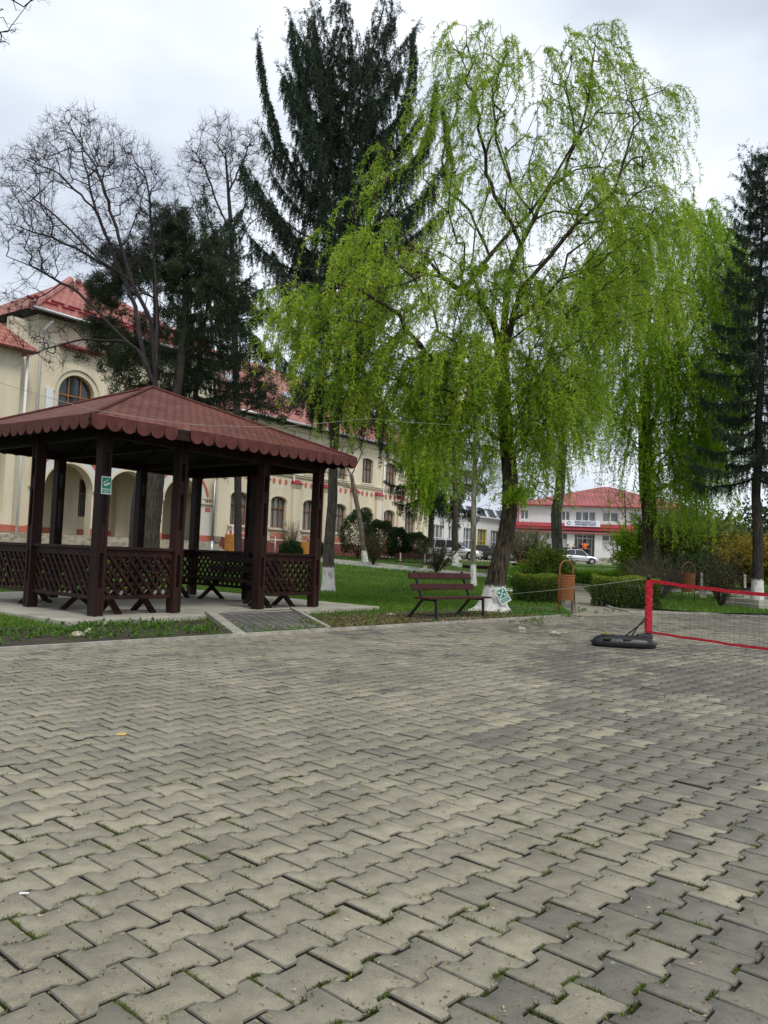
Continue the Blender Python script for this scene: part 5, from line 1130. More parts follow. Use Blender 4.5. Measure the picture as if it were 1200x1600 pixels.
# far post (outside the picture, holds the other end)
q = nd*NLEN; mb = MB(); mb.tube([q+Zv*.05, q+Zv*1.07], .024, 12); mb.build('pole', BLACKM, net, True)
def base_shape(c, L, Wd, H_, d):
    """stadium-shaped water base with a raised spine"""
    d = Vector(d).normalized(); n = Vector((-d.y, d.x, 0)); rings = []
    for sc, z, sx in ((1., 0, 1.), (1.03, .04, 1.03), (1.0, .085, 1.), (.92, .12, .97), (.76, .15, .93), (.5, H_, .88)):
        pts = []
        hl = (L/2-Wd/2)*sx
        for t in np.linspace(-math.pi/2, math.pi/2, 12): pts.append(c+d*(hl+Wd/2*sc*math.cos(t))+n*(Wd/2*sc*math.sin(t))+Zv*z)
        for t in np.linspace(math.pi/2, 3*math.pi/2, 12): pts.append(c+d*(-hl+Wd/2*sc*math.cos(t))+n*(Wd/2*sc*math.sin(t))+Zv*z)
        rings.append(pts)
    m_ = 24; V = [p for r_2 in rings for p in r_2]; F = [(k*m_+i, k*m_+(i+1) % m_, (k+1)*m_+(i+1) % m_, (k+1)*m_+i) for k in range(5) for i in range(m_)]+[tuple(range(5*m_, 6*m_)), tuple(range(m_))[::-1]]
    return V, F
bl1, br1 = onz(927, 1010), onz(1022, 1012); dbase = Vector(tuple(br1-bl1)); dbase.z = 0
bc = Vector(((bl1+br1)/2)[:2].tolist()+[0])-Vector((NX, NYY, 0)); bc.y = -.02
mb = MB(); V, F = base_shape(bc, .92, .40, .17, (1, -.10, 0)); mb.add(V, F); mb.build('water_base', BLACKP, net, True)
mb = MB(); mb.box(bc+Vector((-.12, 0, .165)), (.10, .12, .03)); mb.tube([bc+Vector((-.14, -.12, .1)), bc+Vector((-.14, -.12, .125))], .03, 10); mb.tube([bc+Vector((.2, 0, .14)), bc+Vector((.40, 0, .155)), bc+Vector((.42, 0, .15))], [.06, .07, .05], 12); mb.build('moulded_cap', BLACKP, net, bevel=.01)
mb = MB(); Vr, _F = base_shape(bc, .945, .42, .17, (1, -.10, 0)); sm_ = [Vector(p) for p in Vr[24:48]]; mb.tube([p+Zv*.03 for p in sm_]+[sm_[0]+Zv*.03], .008, 6, cap=False); mb.build('seam_ridge', BLACKM, net, True)
for xx in (-.3, .0, .26):
    mb = MB(); mb.box(bc+Vector((xx, -.175-.0*xx, .125)), (.12, .05, .03)); mb.build('moulded_grip', BLACKM, net, bevel=.008)
mb = MB(); mb.tube([bc+Vector((-.04, -.03, .12)), (-.05, -.03, .40), (-.01, 0, .52)], .011, 8); mb.tube([bc+Vector((.10, .03, .12)), (-.12, .02, .33), (0, 0, .50)], .010, 8); mb.tube([(0, 0, .48), (0, 0, .54)], .035, 10); mb.build('strut', BLACKM, net, True)
stone('stone', 'mossy block of stone weighing down the black net base', Vector((NX, NYY, 0))+bc+Vector((-.27, 0, .155)), (.065, .05, .045), 8, mat('mossy_stone', (.20, .18, .06), .95, .4, 12, .8, 30))

# planter of the right spruce
o = empty('concrete_planter', gx(1185, 24.9), R(20), 'low square weathered concrete planter ring around the dark spruce', 'planter'); mb = MB()
for s, z, h in ((1.55, .08, .22), (1.35, .25, .12)):
    ou = [(-s/2, -s/2), (s/2, -s/2), (s/2, s/2), (-s/2, s/2)]; k = s*.36; mb.slab(ou, [[(-k, -k), (k, -k), (k, k), (-k, k)]], (0, 0, z+h/2), (1, 0, 0), (0, 1, 0), (0, 0, -h))
mb.build('ring', CONC, o, bevel=.02); mb = MB(); mb.box((0, 0, .1), (1.05, 1.05, .15)); mb.build('soil', SOIL, o)
# ------------------------------------------------------------------ main cream building
WD = Vector((.584, .811, 0)).normalized(); WN = Vector((WD.y, -WD.x, 0))     # wall direction, outward normal
WO = Vector((-7.48, 57., 0))
def wt(px, shift=0.):
    u = (px-600)/FPX; o_ = WO+WN*shift; return (u*o_.y-o_.x)/(WD.x-u*WD.y)
def wp(t, z, dn_=0.): return WO+WD*t+WN*dn_+Zv*z
def arch_loop(cx_, z0, zs, r, n=14, seg=1.):
    """opening with arched head; seg<1 gives a flatter head"""
    return [(cx_-r, z0), (cx_+r, z0), (cx_+r, zs)]+[(cx_+r*math.cos(t), zs+r*seg*math.sin(t)) for t in np.linspace(0, math.pi, n)[1:-1]]+[(cx_-r, zs)]
def wall(name, t0_, t1_, z0, z1, holes, shift, th, m, parent):
    mb = MB(); mb.slab([(t0_, z0), (t1_, z0), (t1_, z1), (t0_, z1)], holes, WO+WN*shift, WD, Zv, WN*(-th)); return mb.build(name, m, parent, world=True)
def window(parent, cx_, z0, zs, r, shift, seg=1., nv=2, glz=GLASS, frm=WFRAME, recess=.22, hbar=None):
    """arched casement: glass pane, mullions; frame part with pane sub-part"""
    o0 = WO+WN*(shift-recess); mb = MB(); lp = arch_loop(cx_, z0, zs, r, 14, seg); k = (r-.07)/r; li = arch_loop(cx_, z0+.07, zs, r*k, 14, seg*((r*seg-.07)/(r*k*seg)) if seg*r > .1 else seg)
    mb.slab(lp, [li], o0, WD, Zv, WN*(-.08))
    top = zs+r*seg
    for i in range(1, nv+1):
        x = cx_-r+2*r*i/(nv+1); hh = zs+seg*math.sqrt(max(0, r*r-(x-cx_)**2)); mb.box(o0+WD*x+Zv*((z0+hh)/2)-WN*.035, (.07, .06, hh-z0-.02), (WD, WN, Zv))
    hb = hbar or z0+(top-z0)*.62; mb.box(o0+WD*cx_+Zv*hb-WN*.03, (2*r-.04, .068, .08), (WD, WN, Zv))
    f = mb.build('window', frm, parent, world=True)
    mb = MB(); mb.slab(lp, [], o0-WN*.09, WD, Zv, WN*(-.03)); p = mb.build('pane', glz, f, world=True)
    p.matrix_parent_inverse = Matrix.Identity(4)
    return f
ROOFT = tilemat('red_roof_tiles', (.34, .125, .095), (.42, .17, .13), (.19, .06, .05), .42, .36, .5, ms=.035, offset=.5)
ROOFP = tilemat('pinkish_metal_tiles', (.40, .17, .15), (.44, .20, .17), (.27, .11, .095), .3, .35, .4, ms=.02, offset=0.)
mb_loc = wp(-10, 1.2, -3); main = empty('cream_building', mb_loc, 0, 'long cream two-storey building with red tiled roofs, arched portico and brown windows', 'building')
GZ = 1.35
# wing
WT0, WT1, WZ = wt(349), 20.3, 10.5
wins = [-3.9, -.05, 3.35, 6.85, 10.3, 13.6, 16.8]
holes = [arch_loop(t, 2.95, 4.85, .80, 10, .42) for t in wins]; up = [t for t in wins]
holes += [arch_loop(t, 7.15, 9.0, .72, 10, .3) for t in up]
wall('wall', WT0, WT1, .3, WZ, holes, 0, .45, CREAM, main)
for t in wins: window(main, t, 2.95, 4.85, .80, 0, .42, 2, CURT, WFRAME)
for t in up: window(main, t, 7.15, 9.0, .72, 0, .3, 2, CURT, WFRAME)
mb = MB(); mb.box(wp((WT0+WT1)/2, 1.2, -4.5), (WT1-WT0-1, 8., 2.), (WD, WN, Zv)); mb.box(wp((WT0+WT1)/2, 5.8, -4.7), (WT1-WT0-1, 8., 9.), (WD, WN, Zv)); mb.build('inner_block', CREAM, main, world=True)
mb = MB(); mb.box(wp(WT0+.225, 5.4, -1.5), (.45, 2.1, 10.2), (WD, WN, Zv)); mb.box(wp(WT1-.225, 5.4, -4.9), (.45, 8.9, 10.2), (WD, WN, Zv)); mb.build('return_wall', CREAM, main, world=True)
mb = MB(); mb.box(wp((WT0+WT1)/2, 1.2, .06), (WT1-WT0+.1, .12, 1.72), (WD, WN, Zv)); mb.build('plinth', PLINTH, main, world=True)
for t in wins:
    mb = MB(); mb.box(wp(t, 2.88, .07), (2.0, .2, .14), (WD, WN, Zv)); mb.box(wp(t, 2.78, .03), (1.8, .1, .12), (WD, WN, Zv)); mb.build('window_sill', CREAM, main, world=True); mb = MB(); mb.box(wp(t, 7.08, .07), (1.8, .2, .12), (WD, WN, Zv)); mb.build('window_sill', CREAM, main, world=True)
    mb = MB(); mb.box(wp(t, 2.40, .02), (1.55, .06, .36), (WD, WN, Zv)); mb.build('red_panel', REDT, main, world=True)
    mb = MB(); lo = arch_loop(t, 4.85, 4.86, .96, 14, .47); li = arch_loop(t, 4.80, 4.86, .82, 14, .43)
    a_ = [(t-.96, 4.86)]+[(t+.96*math.cos(x), 4.86+.96*.5*math.sin(x)) for x in np.linspace(math.pi, 0, 12)]+[(t+.82*math.cos(x), 4.86+.82*.43*math.sin(x)) for x in np.linspace(0, math.pi, 12)]
    mb.slab(a_, [], WO+WN*.03, WD, Zv, WN*(-.05)); mb.build('window_hood', CREAM, main, world=True)
    for k in (-.62, 0, .62):
        mb = MB(); c = [(t+k+.14*math.cos(x), 6.28+.20*math.sin(x)) for x in np.linspace(0, 2*math.pi, 13)[:-1]]; mb.slab(c, [], WO+WN*.035, WD, Zv, WN*(-.05)); mb.build('ceramic_disc', REDT, main, world=True)
for i, t in enumerate([w-1.75 for w in wins]+[wins[-1]+1.75]):
    mb = MB(); mb.box(wp(t, 4.1, .09), (.75, .22, 4.0), (WD, WN, Zv)); mb.box(wp(t, 6.15, .15), (.85, .34, .14), (WD, WN, Zv)); mb.box(wp(t, 6.02, .12), (.8, .27, .12), (WD, WN, Zv)); mb.build('pilaster', CREAM, main, world=True)
    mb = MB(); c = [wp(t-.5, 6.24, .0), wp(t+.5, 6.24, .0), wp(t+.5, 6.24, .42), wp(t-.5, 6.24, .42), wp(t-.42, 6.56, .0), wp(t+.42, 6.56, .0)]; mb.add(c, [(3, 2, 5, 4), (0, 3, 4), (2, 1, 5), (0, 1, 2, 3), (1, 0, 4, 5)]); mb.build('tile_cap', REDM, main, world=True)
mb = MB(); mb.box(wp((WT0+WT1)/2, 6.82, .05), (WT1-WT0, .14, .14), (WD, WN, Zv)); mb.box(wp((WT0+WT1)/2, 6.93, .09), (WT1-WT0, .22, .08), (WD, WN, Zv)); mb.box(wp((WT0+WT1)/2, WZ-.25, .08), (WT1-WT0, .2, .3), (WD, WN, Zv)); mb.build('cornice', CREAM, main, world=True)
for px in (337, 455, 596):
    t = wt(px) if px > 340 else wt(336, -.8)-.0; dn_ = .12 if px > 340 else -.68; mb = MB(); mb.tube([wp(t, 1.4, dn_), wp(t, 10.2, dn_)], .06, 8); mb.build('downpipe', WPLAST, main, True, world=True)
def hip_roof(name, t0_, t1_, d0, d1, ze, zr_, m, hip0=True, hip1=True, hp=None):
    w = (d0-d1)/2; hp = hp or w; md = (d0+d1)/2; A, B_, C_, D_ = wp(t0_, ze, d0), wp(t1_, ze, d0), wp(t1_, ze, d1), wp(t0_, ze, d1); E_ = wp(t0_+(hp if hip0 else 0), zr_, md); F_ = wp(t1_-(hp if hip1 else 0), zr_, md)
    mb = MB(); mb.add([A, B_, C_, D_, E_, F_], [(0, 1, 5, 4), (1, 2, 5), (2, 3, 4, 5), (3, 0, 4)]); o = mb.build(name, m, main, world=True); uv_planar(o)
    mb = MB(); mb.add([A-Zv*.02, B_-Zv*.02, C_-Zv*.02, D_-Zv*.02], [(0, 1, 2, 3)]); mb.build('soffit', WOODIN, o, world=False, fix=False).matrix_parent_inverse = Matrix.Identity(4)
    mb = MB(); mb.tube([A+WN*.06, B_+WN*.06], .08, 8); mb.build('gutter', STEEL, main, True, world=True)
    return o, (A, B_, C_, D_, E_, F_)
ro, rp = hip_roof('roof', WT0-.2, wt(642), .8, -9.6, WZ+.02, 15.6, ROOFP, hip0=False, hp=4.4)
mb = MB(); mb.box(wp((wt(642)+WT1)/2+.5, WZ+.1, -4.6), (WT1-wt(642)+1, 9.8, .2), (WD, WN, Zv)); mb.build('flat_roof', CONC, main, world=True)
for px, f in ((467, .45), (378, .52), (530, .4)):
    t = wt(px); s = Vector((0, 0, 1)); A, E_ = wp(t, WZ+.02, .8), wp(t, 15.6, -4.4); c = A.lerp(E_, f); up_ = (E_-A).normalized(); nr = WD.cross(up_).normalized(); nr = nr if nr.z > 0 else -nr
    mb = MB(); mb.box(c+nr*.05, (.95, 1.25, .12), (WD, up_, nr)); sk = mb.build('skylight', STEEL, main, world=True); mb = MB(); mb.box(c+nr*.12, (.78, 1.05, .03), (WD, up_, nr)); mb.build('pane', glass_mat('sky_toned_glass', (.3, .33, .36), .05), sk, world=False).matrix_parent_inverse = Matrix.Identity(4)  # reflected sky is put into the pale base colour of the pane
for i in range(16):
    t = WT0+1.0+i*1.15; A, E_ = wp(t, WZ+.02, .8), wp(t, 15.6, -4.4); up_ = (E_-A).normalized(); nr = WD.cross(up_).normalized(); nr = nr if nr.z > 0 else -nr
    for f in (.16, .22): 
        mb = MB(); mb.box(A.lerp(E_, f)+WD*(.5*(f > .2))+nr*.08, (.55, .05, .12), (WD, up_, nr)); mb.build('snow_guard', REDM, main, world=True)
# tall block with portico
SH = -.8; TL = wt(41, SH); TR = wt(349)-.02; TZ_ = 13.5
ac = [(-17.8-14.7)/2+.1, -12.2, -8.1]; AR = 1.5; FZ = 1.72
holes = [arch_loop(t, FZ, 4.18, AR, 22) for t in ac]
ucx = wt(109, SH)
holes.append(arch_loop(ucx, 7.5, 9.55, 1.12, 18)); uc2 = [ucx+4.1, ucx+8.2]; holes += [arch_loop(t, 7.5, 9.55, 1.12, 18) for t in uc2]
wall('wall', TL, TR, FZ, TZ_, holes, SH, .6, CREAM, main)
for t in [ucx]+uc2: window(main, t, 7.5, 9.55, 1.12, SH, 1., 2, GLASS, mat('oak_window_frame', (.30, .13, .05), .6, .2, 6), .25, 9.5)
for t in [ucx]+uc2:
    mb = MB(); a_ = [(t+1.62*math.cos(x), 9.55+1.62*math.sin(x)) for x in np.linspace(math.pi, 0, 20)]+[(t+1.40*math.cos(x), 9.55+1.40*math.sin(x)) for x in np.linspace(0, math.pi, 20)]; mb.slab(a_, [], WO+WN*(SH+.10), WD, Zv, WN*(-.13)); mb.build('arch_moulding', CREAM, main, world=True)
for t in ac:
    mb = MB(); a_ = [(t+2.02*math.cos(x), 4.18+2.02*math.sin(x)) for x in np.linspace(math.pi, 0, 24)]+[(t+1.66*math.cos(x), 4.18+1.66*math.sin(x)) for x in np.linspace(0, math.pi, 24)]; mb.slab(a_, [], WO+WN*(SH+.03), WD, Zv, WN*(-.05)); mb.build('arch_surround', WHITE, main, world=True)
    mb = MB(); a_ = [(t+1.66*math.cos(x), 4.18+1.66*math.sin(x)) for x in np.linspace(math.pi, 0, 24)]+[(t+1.5*math.cos(x), 4.18+1.5*math.sin(x)) for x in np.linspace(0, math.pi, 24)]; mb.slab(a_, [], WO+WN*(SH+.07), WD, Zv, WN*(-.09)); mb.build('arch_moulding', CREAM, main, world=True)
    for x0, x1 in ((math.pi-.25, math.pi*.62), (math.pi*.38, .25)):
        mb = MB(); a_ = [(t+2.22*math.cos(x), 4.18+2.22*math.sin(x)) for x in np.linspace(x0, x1, 14)]+[(t+2.03*math.cos(x), 4.18+2.03*math.sin(x)) for x in np.linspace(x1, x0, 14)]; mb.slab(a_, [], WO+WN*(SH+.05), WD, Zv, WN*(-.07)); mb.build('brick_arch_band', REDT, main, world=True)
pil = [(TL, ac[0]-AR), (ac[0]+AR, ac[1]-AR), (ac[1]+AR, ac[2]-AR), (ac[2]+AR, TR)]
for a, b in pil:
    mb = MB(); mb.box(wp((a+b)/2, 3.1, SH+.012), (b-a-.34, .024, 2.1), (WD, WN, Zv)); mb.build('pier_face', WHITE, main, world=True)
    mb = MB(); mb.box(wp((a+b)/2, 1.95, SH+.02), (b-a-.01, .05, .36), (WD, WN, Zv)); mb.build('pier_base_band', REDT, main, world=True)
    mb = MB(); mb.box(wp((a+b)/2, 4.22, SH+.05), (b-a-.02, .18, .12), (WD, WN, Zv)); mb.build('pier_capital', CREAM, main, world=True)
    mb = MB(); mb.box(wp(b-.35 if b < -6 else a+.6, 3.85, SH+.04), (.42, .05, .26), (WD, WN, Zv)); mb.build('red_tile_inset', REDT, main, world=True)
# inside of portico
mb = MB(); mb.slab([(TL, FZ), (TR, FZ), (TR, 6.6), (TL, 6.6)], [arch_loop(t-.9, 2.9, 4.5, .7, 14) for t in ac], WO+WN*(SH-3.4), WD, Zv, WN*(-.3)); mb.box(wp((TL+TR)/2, 6.5, SH-2.), (TR-TL, 2.8, .2), (WD, WN, Zv)); mb.build('inner_wall', CREAM, main, world=True)
for t in ac: window(main, t-.9, 2.9, 4.5, .7, SH-3.4, 1., 1, GLASS, WFRAME, .12)
mb = MB(); mb.box(wp((TL+TR)/2, 1.95, SH-3.38), (TR-TL, .05, .38), (WD, WN, Zv)); mb.build('inner_base_band', REDT, main, world=True)
mb = MB()
for a, b in pil[1:3]: mb.box(wp((a+b)/2, 4.1, SH-3.2), (b-a+.3, .5, 4.6), (WD, WN, Zv))
mb.build('inner_pier', CREAM, main, world=True)
mb = MB(); mb.box(wp((TL+TR)/2, 1.6, SH-1.7), (TR-TL, 3.4, .24), (WD, WN, Zv)); mb.build('portico_floor', CONCD, main, world=True)
# left return wall and upper mass
LW = 15.; mb = MB(); Lc = wp(TL, 0, SH-.3); G2v = -WN
mb.box(wp(TL+.3, (TZ_+1)/2+.3, SH-.61-LW/2), (.6, LW, TZ_-.6), (WD, WN, Zv)); mb.box(wp(TR-.3, 9.2, SH-.61-LW/2), (.6, LW, TZ_-5), (WD, WN, Zv)); mb.build('side_wall', CREAM, main, world=True)
ro, rp = hip_roof('roof', TL-.9, TR+.9, SH+.9, SH-LW-.9, TZ_+.02, 18.6, ROOFT, hp=7.3)
mb = MB(); mb.tube([rp[0]+Zv*.05, rp[4]+Zv*.05], .22, 8); mb.tube([rp[1]+Zv*.05, rp[5]+Zv*.05], .22, 8); mb.build('hip_ridge', ROOFP, main, world=True); uv_planar(bpy.data.objects['hip_ridge.004'] if 'hip_ridge.004' in bpy.data.objects else main.children[-1])
mb = MB()
for i in range(14):
    t = TL+i*1.5; A, E_ = rp[0].lerp(rp[1], (i+.6)/14.5), None; up_ = (wp(0, 18.9, SH-LW/2)-wp(0, TZ_, SH+.9)).normalized(); nr = WD.cross(up_).normalized(); nr = nr if nr.z > 0 else -nr
    for f in (1.3, 1.9): mb = MB(); mb.box(A+up_*f+nr*.08+WD*(f > 1.5)*.7, (.8, .05, .14), (WD, up_, nr)); mb.build('snow_guard', REDM, main, world=True)
# decorative hood roof strip above the big window
mb = MB(); c = wp(ucx, 12.0, SH+.3); mb.box(c+Zv*.1, (2.6, .6, .12), (WD, WN, Zv)); mb.build('hood_roof', REDM, main, world=True)
mb = MB(); t = wt(33, SH); mb.tube([wp(TL+.2, 1.8, SH+.1), wp(TL+.2, 12.6, SH+.1), wp(TL+.5, 13.2, SH+.6)], .07, 8); mb.build('downpipe', WPLAST, main, True, world=True)
mb = MB(); mb.box(wp(wt(63, SH), 8.3, SH+.1), (.42, .2, 2.6), (WD, WN, Zv)); mb.build('wall_duct', WPLAST, main, world=True)
# projecting bay further left
BT0, BT1 = TL-9, TL-1.3; mb = MB(); mb.slab([(BT0, .5), (BT1, .5), (BT1, 11.), (BT0, 11.)], [[(BT1-3.2, 2.6), (BT1-.5, 2.6), (BT1-.5, 6.6), (BT1-3.2, 6.6)]], WO+WN*(SH+.9), WD, Zv, WN*-1.6); mb.box(wp((BT0+BT1)/2, 5.8, SH-.9), (BT1-BT0, .4, 10.6), (WD, WN, Zv)); mb.build('bay', CREAM, main, world=True)
mb = MB(); mb.box(wp((BT0+BT1)/2, 1.9, SH+.93), (BT1-BT0, .08, .34), (WD, WN, Zv)); mb.box(wp((BT1+TL)/2, 1.9, SH+.03), (1.3, .08, .34), (WD, WN, Zv)); mb.build('bay_base_band', REDT, main, world=True)
mb = MB(); mb.slab([(BT1-.2, .5), (TL+.05, .5), (TL+.05, 13.), (BT1-.2, 13.)], [], WO+WN*(SH-.02), WD, Zv, WN*-.4); mb.build('link_wall', CREAM, main, world=True)
mb = MB(); A = [wp(BT0-.7, 11.0, SH+1.7), wp(BT1+.6, 11.0, SH+1.7), wp(BT1+.6, 11.0, SH-1.5), wp(BT0-.7, 11.0, SH-1.5), wp((BT0+BT1)/2-1.5, 13.6, SH-.9), wp((BT0+BT1)/2+1.5, 13.6, SH-.9)]; mb.add(A, [(0, 1, 5, 4), (1, 2, 5), (2, 3, 4, 5), (3, 0, 4), (3, 2, 1, 0)]); o = mb.build('bay_roof', ROOFT, main, world=True); uv_planar(o)
mb = MB(); mb.tube([wp(wt(26, SH+.9), 1.5, SH+1.0), wp(wt(26, SH+.9), 10.9, SH+1.0)], .07, 8); mb.build('downpipe', WPLAST, main, True, world=True)
# steps
mb = MB()
for k in range(6): mb.box(wp((TL+TR)/2-3, FZ-.06-.15*k, SH+.25+.36*k), (TR-TL+9-.02*k, .74, .15), (WD, WN, Zv))
for k in range(6): pass
tag(mb.build('entrance_steps', CONCD), kind='structure')
# CORP B lettering
FSX = plate_frame(wp(wt(325, SH)-.35, 4.35, SH+.04), WD, Zv); text_mesh('lettering', 'CORP', .42, BLACKM, main, Matrix.Identity(4), .005)
lt = [c for c in main.children if c.name.startswith('lettering')][-1]; lt.data.transform(FSX); lt.matrix_parent_inverse = Matrix.Translation(-main.location)
mb = MB(); mb.box(wp(wt(325, SH)+.55, 4.35, SH+.04), (.34, .04, .42), (WD, WN, Zv)); pl_ = mb.build('letter_plate', mat('blue_plate', (.03, .04, .25), .4), main, world=True)
text_mesh('lettering', 'B', .34, WPLAST, pl_, plate_frame(wp(wt(325, SH)+.55, 4.35, SH+.065), WD, Zv), .003)
# access ramp and handrail
rl = empty('access_ramp', wp(wt(345), 1.2, 1.6), 0, 'sloping dark red access ramp with white tubular handrail beside the portico steps', 'ramp'); a, b = wt(341), wt(405)
mb = MB(); mb.add([wp(a, .9, .3), wp(b, .9, .3), wp(b, 1.25, .3), wp(a, 1.9, .3), wp(a, .9, 1.6), wp(b, .9, 1.6), wp(b, 1.25, 1.6), wp(a, 1.9, 1.6)], [(3, 2, 6, 7), (4, 5, 6, 7), (0, 3, 7, 4), (1, 5, 6, 2), (0, 1, 2, 3), (0, 4, 5, 1)]); mb.build('slope', PLINTH, rl, world=True)
mb = MB()
for z in (.5, .95): mb.tube([wp(a-.2, 1.9+z, 1.65), wp(a+1.6, 1.85+z, 1.65), wp(b, 1.3+z, 1.65)], .03, 6)
for f in (0, .33, .66, 1): t = a-.2+(b-a+.2)*f; mb.tube([wp(t, 1., 1.65), wp(t, 1.9-.62*max(0, f-.3)/.7+.95, 1.65)], .03, 6)
mb.build('handrail', WPLAST, rl, True, world=True)
# lamp post
lb = gx(329.5, 45.); lz = at(345, 735, 45.)[2]; lm = empty('lamp_post', lb, 0, 'slim grey two-armed lamp post before the portico arches', 'street lamp'); mb = MB(); mb.tube([(0, 0, -.1), (0, 0, 1.2)], .10, 10); mb.tube([(0, 0, 1.2), (0, 0, lz-lb[2]-.1)], .05, 8); mb.build('pole', STEEL, lm, True)
for s in (-1, .0):
    hz_ = lz-lb[2]; e = (s*1.1-.05, 0, hz_+(.25 if s else .0)); 
    if s: mb = MB(); mb.tube([(0, 0, hz_-.3), e], .03, 6); mb.build('arm', STEEL, lm, True)
    mb = MB(); mb.tube([(e[0], 0, e[2]-.1), (e[0], 0, e[2]), (e[0], 0, e[2]+.12), (e[0], 0, e[2]+.2)], [.10, .2, .18, .05], 12); mb.build('lamp_head', WPLAST, lm, True)

# ------------------------------------------------------------------ white hall
hd = WD; HO = Vector(tuple(gx(713, 92.))); HO.z = 1.25; hall = empty('white_hall', HO, 0, 'low white hall with tall windows and solar collectors on its flat roof', 'building')
hn = WN; HL = 34.; HH = 5.15
def hpz(t, z, d=0.): return HO+hd*t+hn*d+Zv*z
t_a = -12.
hw = [t_a+1.2+i*3.35 for i in range(13)]
mb = MB(); mb.slab([(t_a, -.6), (HL, -.6), (HL, HH), (t_a, HH)], [[(t-1.15, .9), (t+1.15, .9), (t+1.15, 3.75), (t-1.15, 3.75)] for t in hw], HO, hd, Zv, hn*-.5); mb.build('wall', WHITE, hall, world=True)
mb = MB(); mb.box(hpz((t_a+HL)/2, 2., -6.8), (HL-t_a-.4, 12., 6.0), (hd, hn, Zv)); mb.build('core', WHITE, hall, world=True)
mb = MB(); mb.box(hpz((t_a+HL)/2, HH+.06, -6.), (HL-t_a+.5, 13., .14), (hd, hn, Zv)); mb.build('roof', WHITE, hall, world=True)
YF = mat('yellow_frame', (.55, .40, .02), .5, .1)
for i, t in enumerate(hw):
    mb = MB()
    for x in (-1.1, -.4, .4, 1.1): mb.box(hpz(t+x, 2.325, -.2), (.09, .1, 2.84), (hd, hn, Zv))
    for z in (.95, 2.3, 3.7): mb.box(hpz(t, z, -.2), (2.28, .11, .09), (hd, hn, Zv))
    f = mb.build('window', YF if i == 5 else WPLAST, hall, world=True); mb = MB(); mb.box(hpz(t, 2.325, -.3), (2.3, .04, 2.85), (hd, hn, Zv)); mb.build('pane', CURT, f).matrix_parent_inverse = Matrix.Identity(4)
for i in range(9):
    c = hpz(t_a+7+i*2.55, HH+.75, -1.2); u_ = (Zv*.86-hn*.5).normalized(); mb = MB(); mb.box(c, (1.75, 1.35, .1), (hd, u_, hd.cross(u_))); s_p = mb.build('solar_collector', BLACKP, hall, world=True); mb = MB()
    for s in (-1, 1): mb.bar(c+hd*s*.86-u_*.66+hn*.05, c+hd*s*.86+u_*.66+hn*.05, .05, .05)
    mb.build('frame', STEEL, s_p).matrix_parent_inverse = Matrix.Identity(4)

# ------------------------------------------------------------------ restaurant
an_ = R(9); qd = Vector((math.cos(an_), -math.sin(an_), 0)); qn = Vector((-math.sin(an_), -math.cos(an_), 0)); QO = Vector(tuple(gx(806, 93.))); QZ = QO.z; rest = empty('restaurant_building', QO+qd*9, 0, 'white two-storey restaurant building with low red roof and red canopy band', 'building')
def qp(t, z, d=0.): return Vector((QO.x, QO.y, 0))+qd*t+qn*d+Zv*(QZ+z)
def qt(px, d=0.):
    u = (px-600)/FPX; o_ = QO+qn*d; return (u*o_.y-o_.x)/(qd.x-u*qd.y)
def qz(py, px): 
    t = qt(px); p = QO+qd*t; return float(at(px, py, p.y)[2]-QZ)
QL = qt(1075); EZ_ = qz(789, 850); C0, C1 = qz(823, 850), qz(829.5, 850)
uw = [(qt(a), qt(b)) for a, b in ((814, 826), (878, 891), (900, 931), (942, 967), (985, 1010), (1025, 1050))]; w0, w1 = qz(814.5, 910), qz(799, 910)
lw = [(qt(a), qt(b)) for a, b in ((812, 822), (828, 842), (854, 868), (880, 888), (941, 980), (1000, 1030))]; v0, v1 = qz(843.5, 885), qz(833.5, 885)
dr = (qt(899), qt(932)); 
hs = [[(a, w0), (b, w0), (b, w1), (a, w1)] for a, b in uw]+[[(a, v0), (b, v0), (b, v1), (a, v1)] for a, b in lw]+[[(dr[0], .9), (dr[1], .9), (dr[1], v1), (dr[0], v1)]]
mb = MB(); mb.slab([(0, -.5), (QL, -.5), (QL, EZ_), (0, EZ_)], hs, Vector((QO.x, QO.y, QZ)), qd, Zv, qn*-.35); mb.build('wall', WHITE, rest, world=True)
mb = MB(); mb.box(qp(.18, EZ_/2, -6.8), (.35, 13., EZ_), (qd, qn, Zv)); mb.box(qp(QL-.18, EZ_/2, -6.8), (.35, 13., EZ_), (qd, qn, Zv)); mb.build('side_wall', WHITE, rest, world=True)
mb = MB(); mb.box(qp(QL/2, EZ_/2, -8), (QL-.8, 8., EZ_-.4), (qd, qn, Zv)); mb.build('inner_block', mat('dim_interior', (.10, .09, .08), .9), rest, world=True)
def qwin(a, b, z0, z1, n, m=CURT):
    mb = MB(); fw = .09
    for i in range(n+1): mb.box(qp(a+(b-a)*i/n, (z0+z1)/2, -.14), (fw*1.6, .1, z1-z0), (qd, qn, Zv))
    for z in (z0+fw/2, z1-fw/2): mb.box(qp((a+b)/2, z, -.14), (b-a-.02, .09, fw), (qd, qn, Zv))
    f = mb.build('window', WPLAST, rest, world=True); mb = MB(); mb.box(qp((a+b)/2, (z0+z1)/2, -.22), (b-a, .03, z1-z0), (qd, qn, Zv)); mb.build('pane', m, f).matrix_parent_inverse = Matrix.Identity(4)
for (a, b), n in zip(uw, (2, 2, 3, 2, 2, 2)): qwin(a, b, w0, w1, n)
for (a, b), n in zip(lw, (1, 2, 2, 1, 3, 2)): qwin(a, b, v0, v1, n)
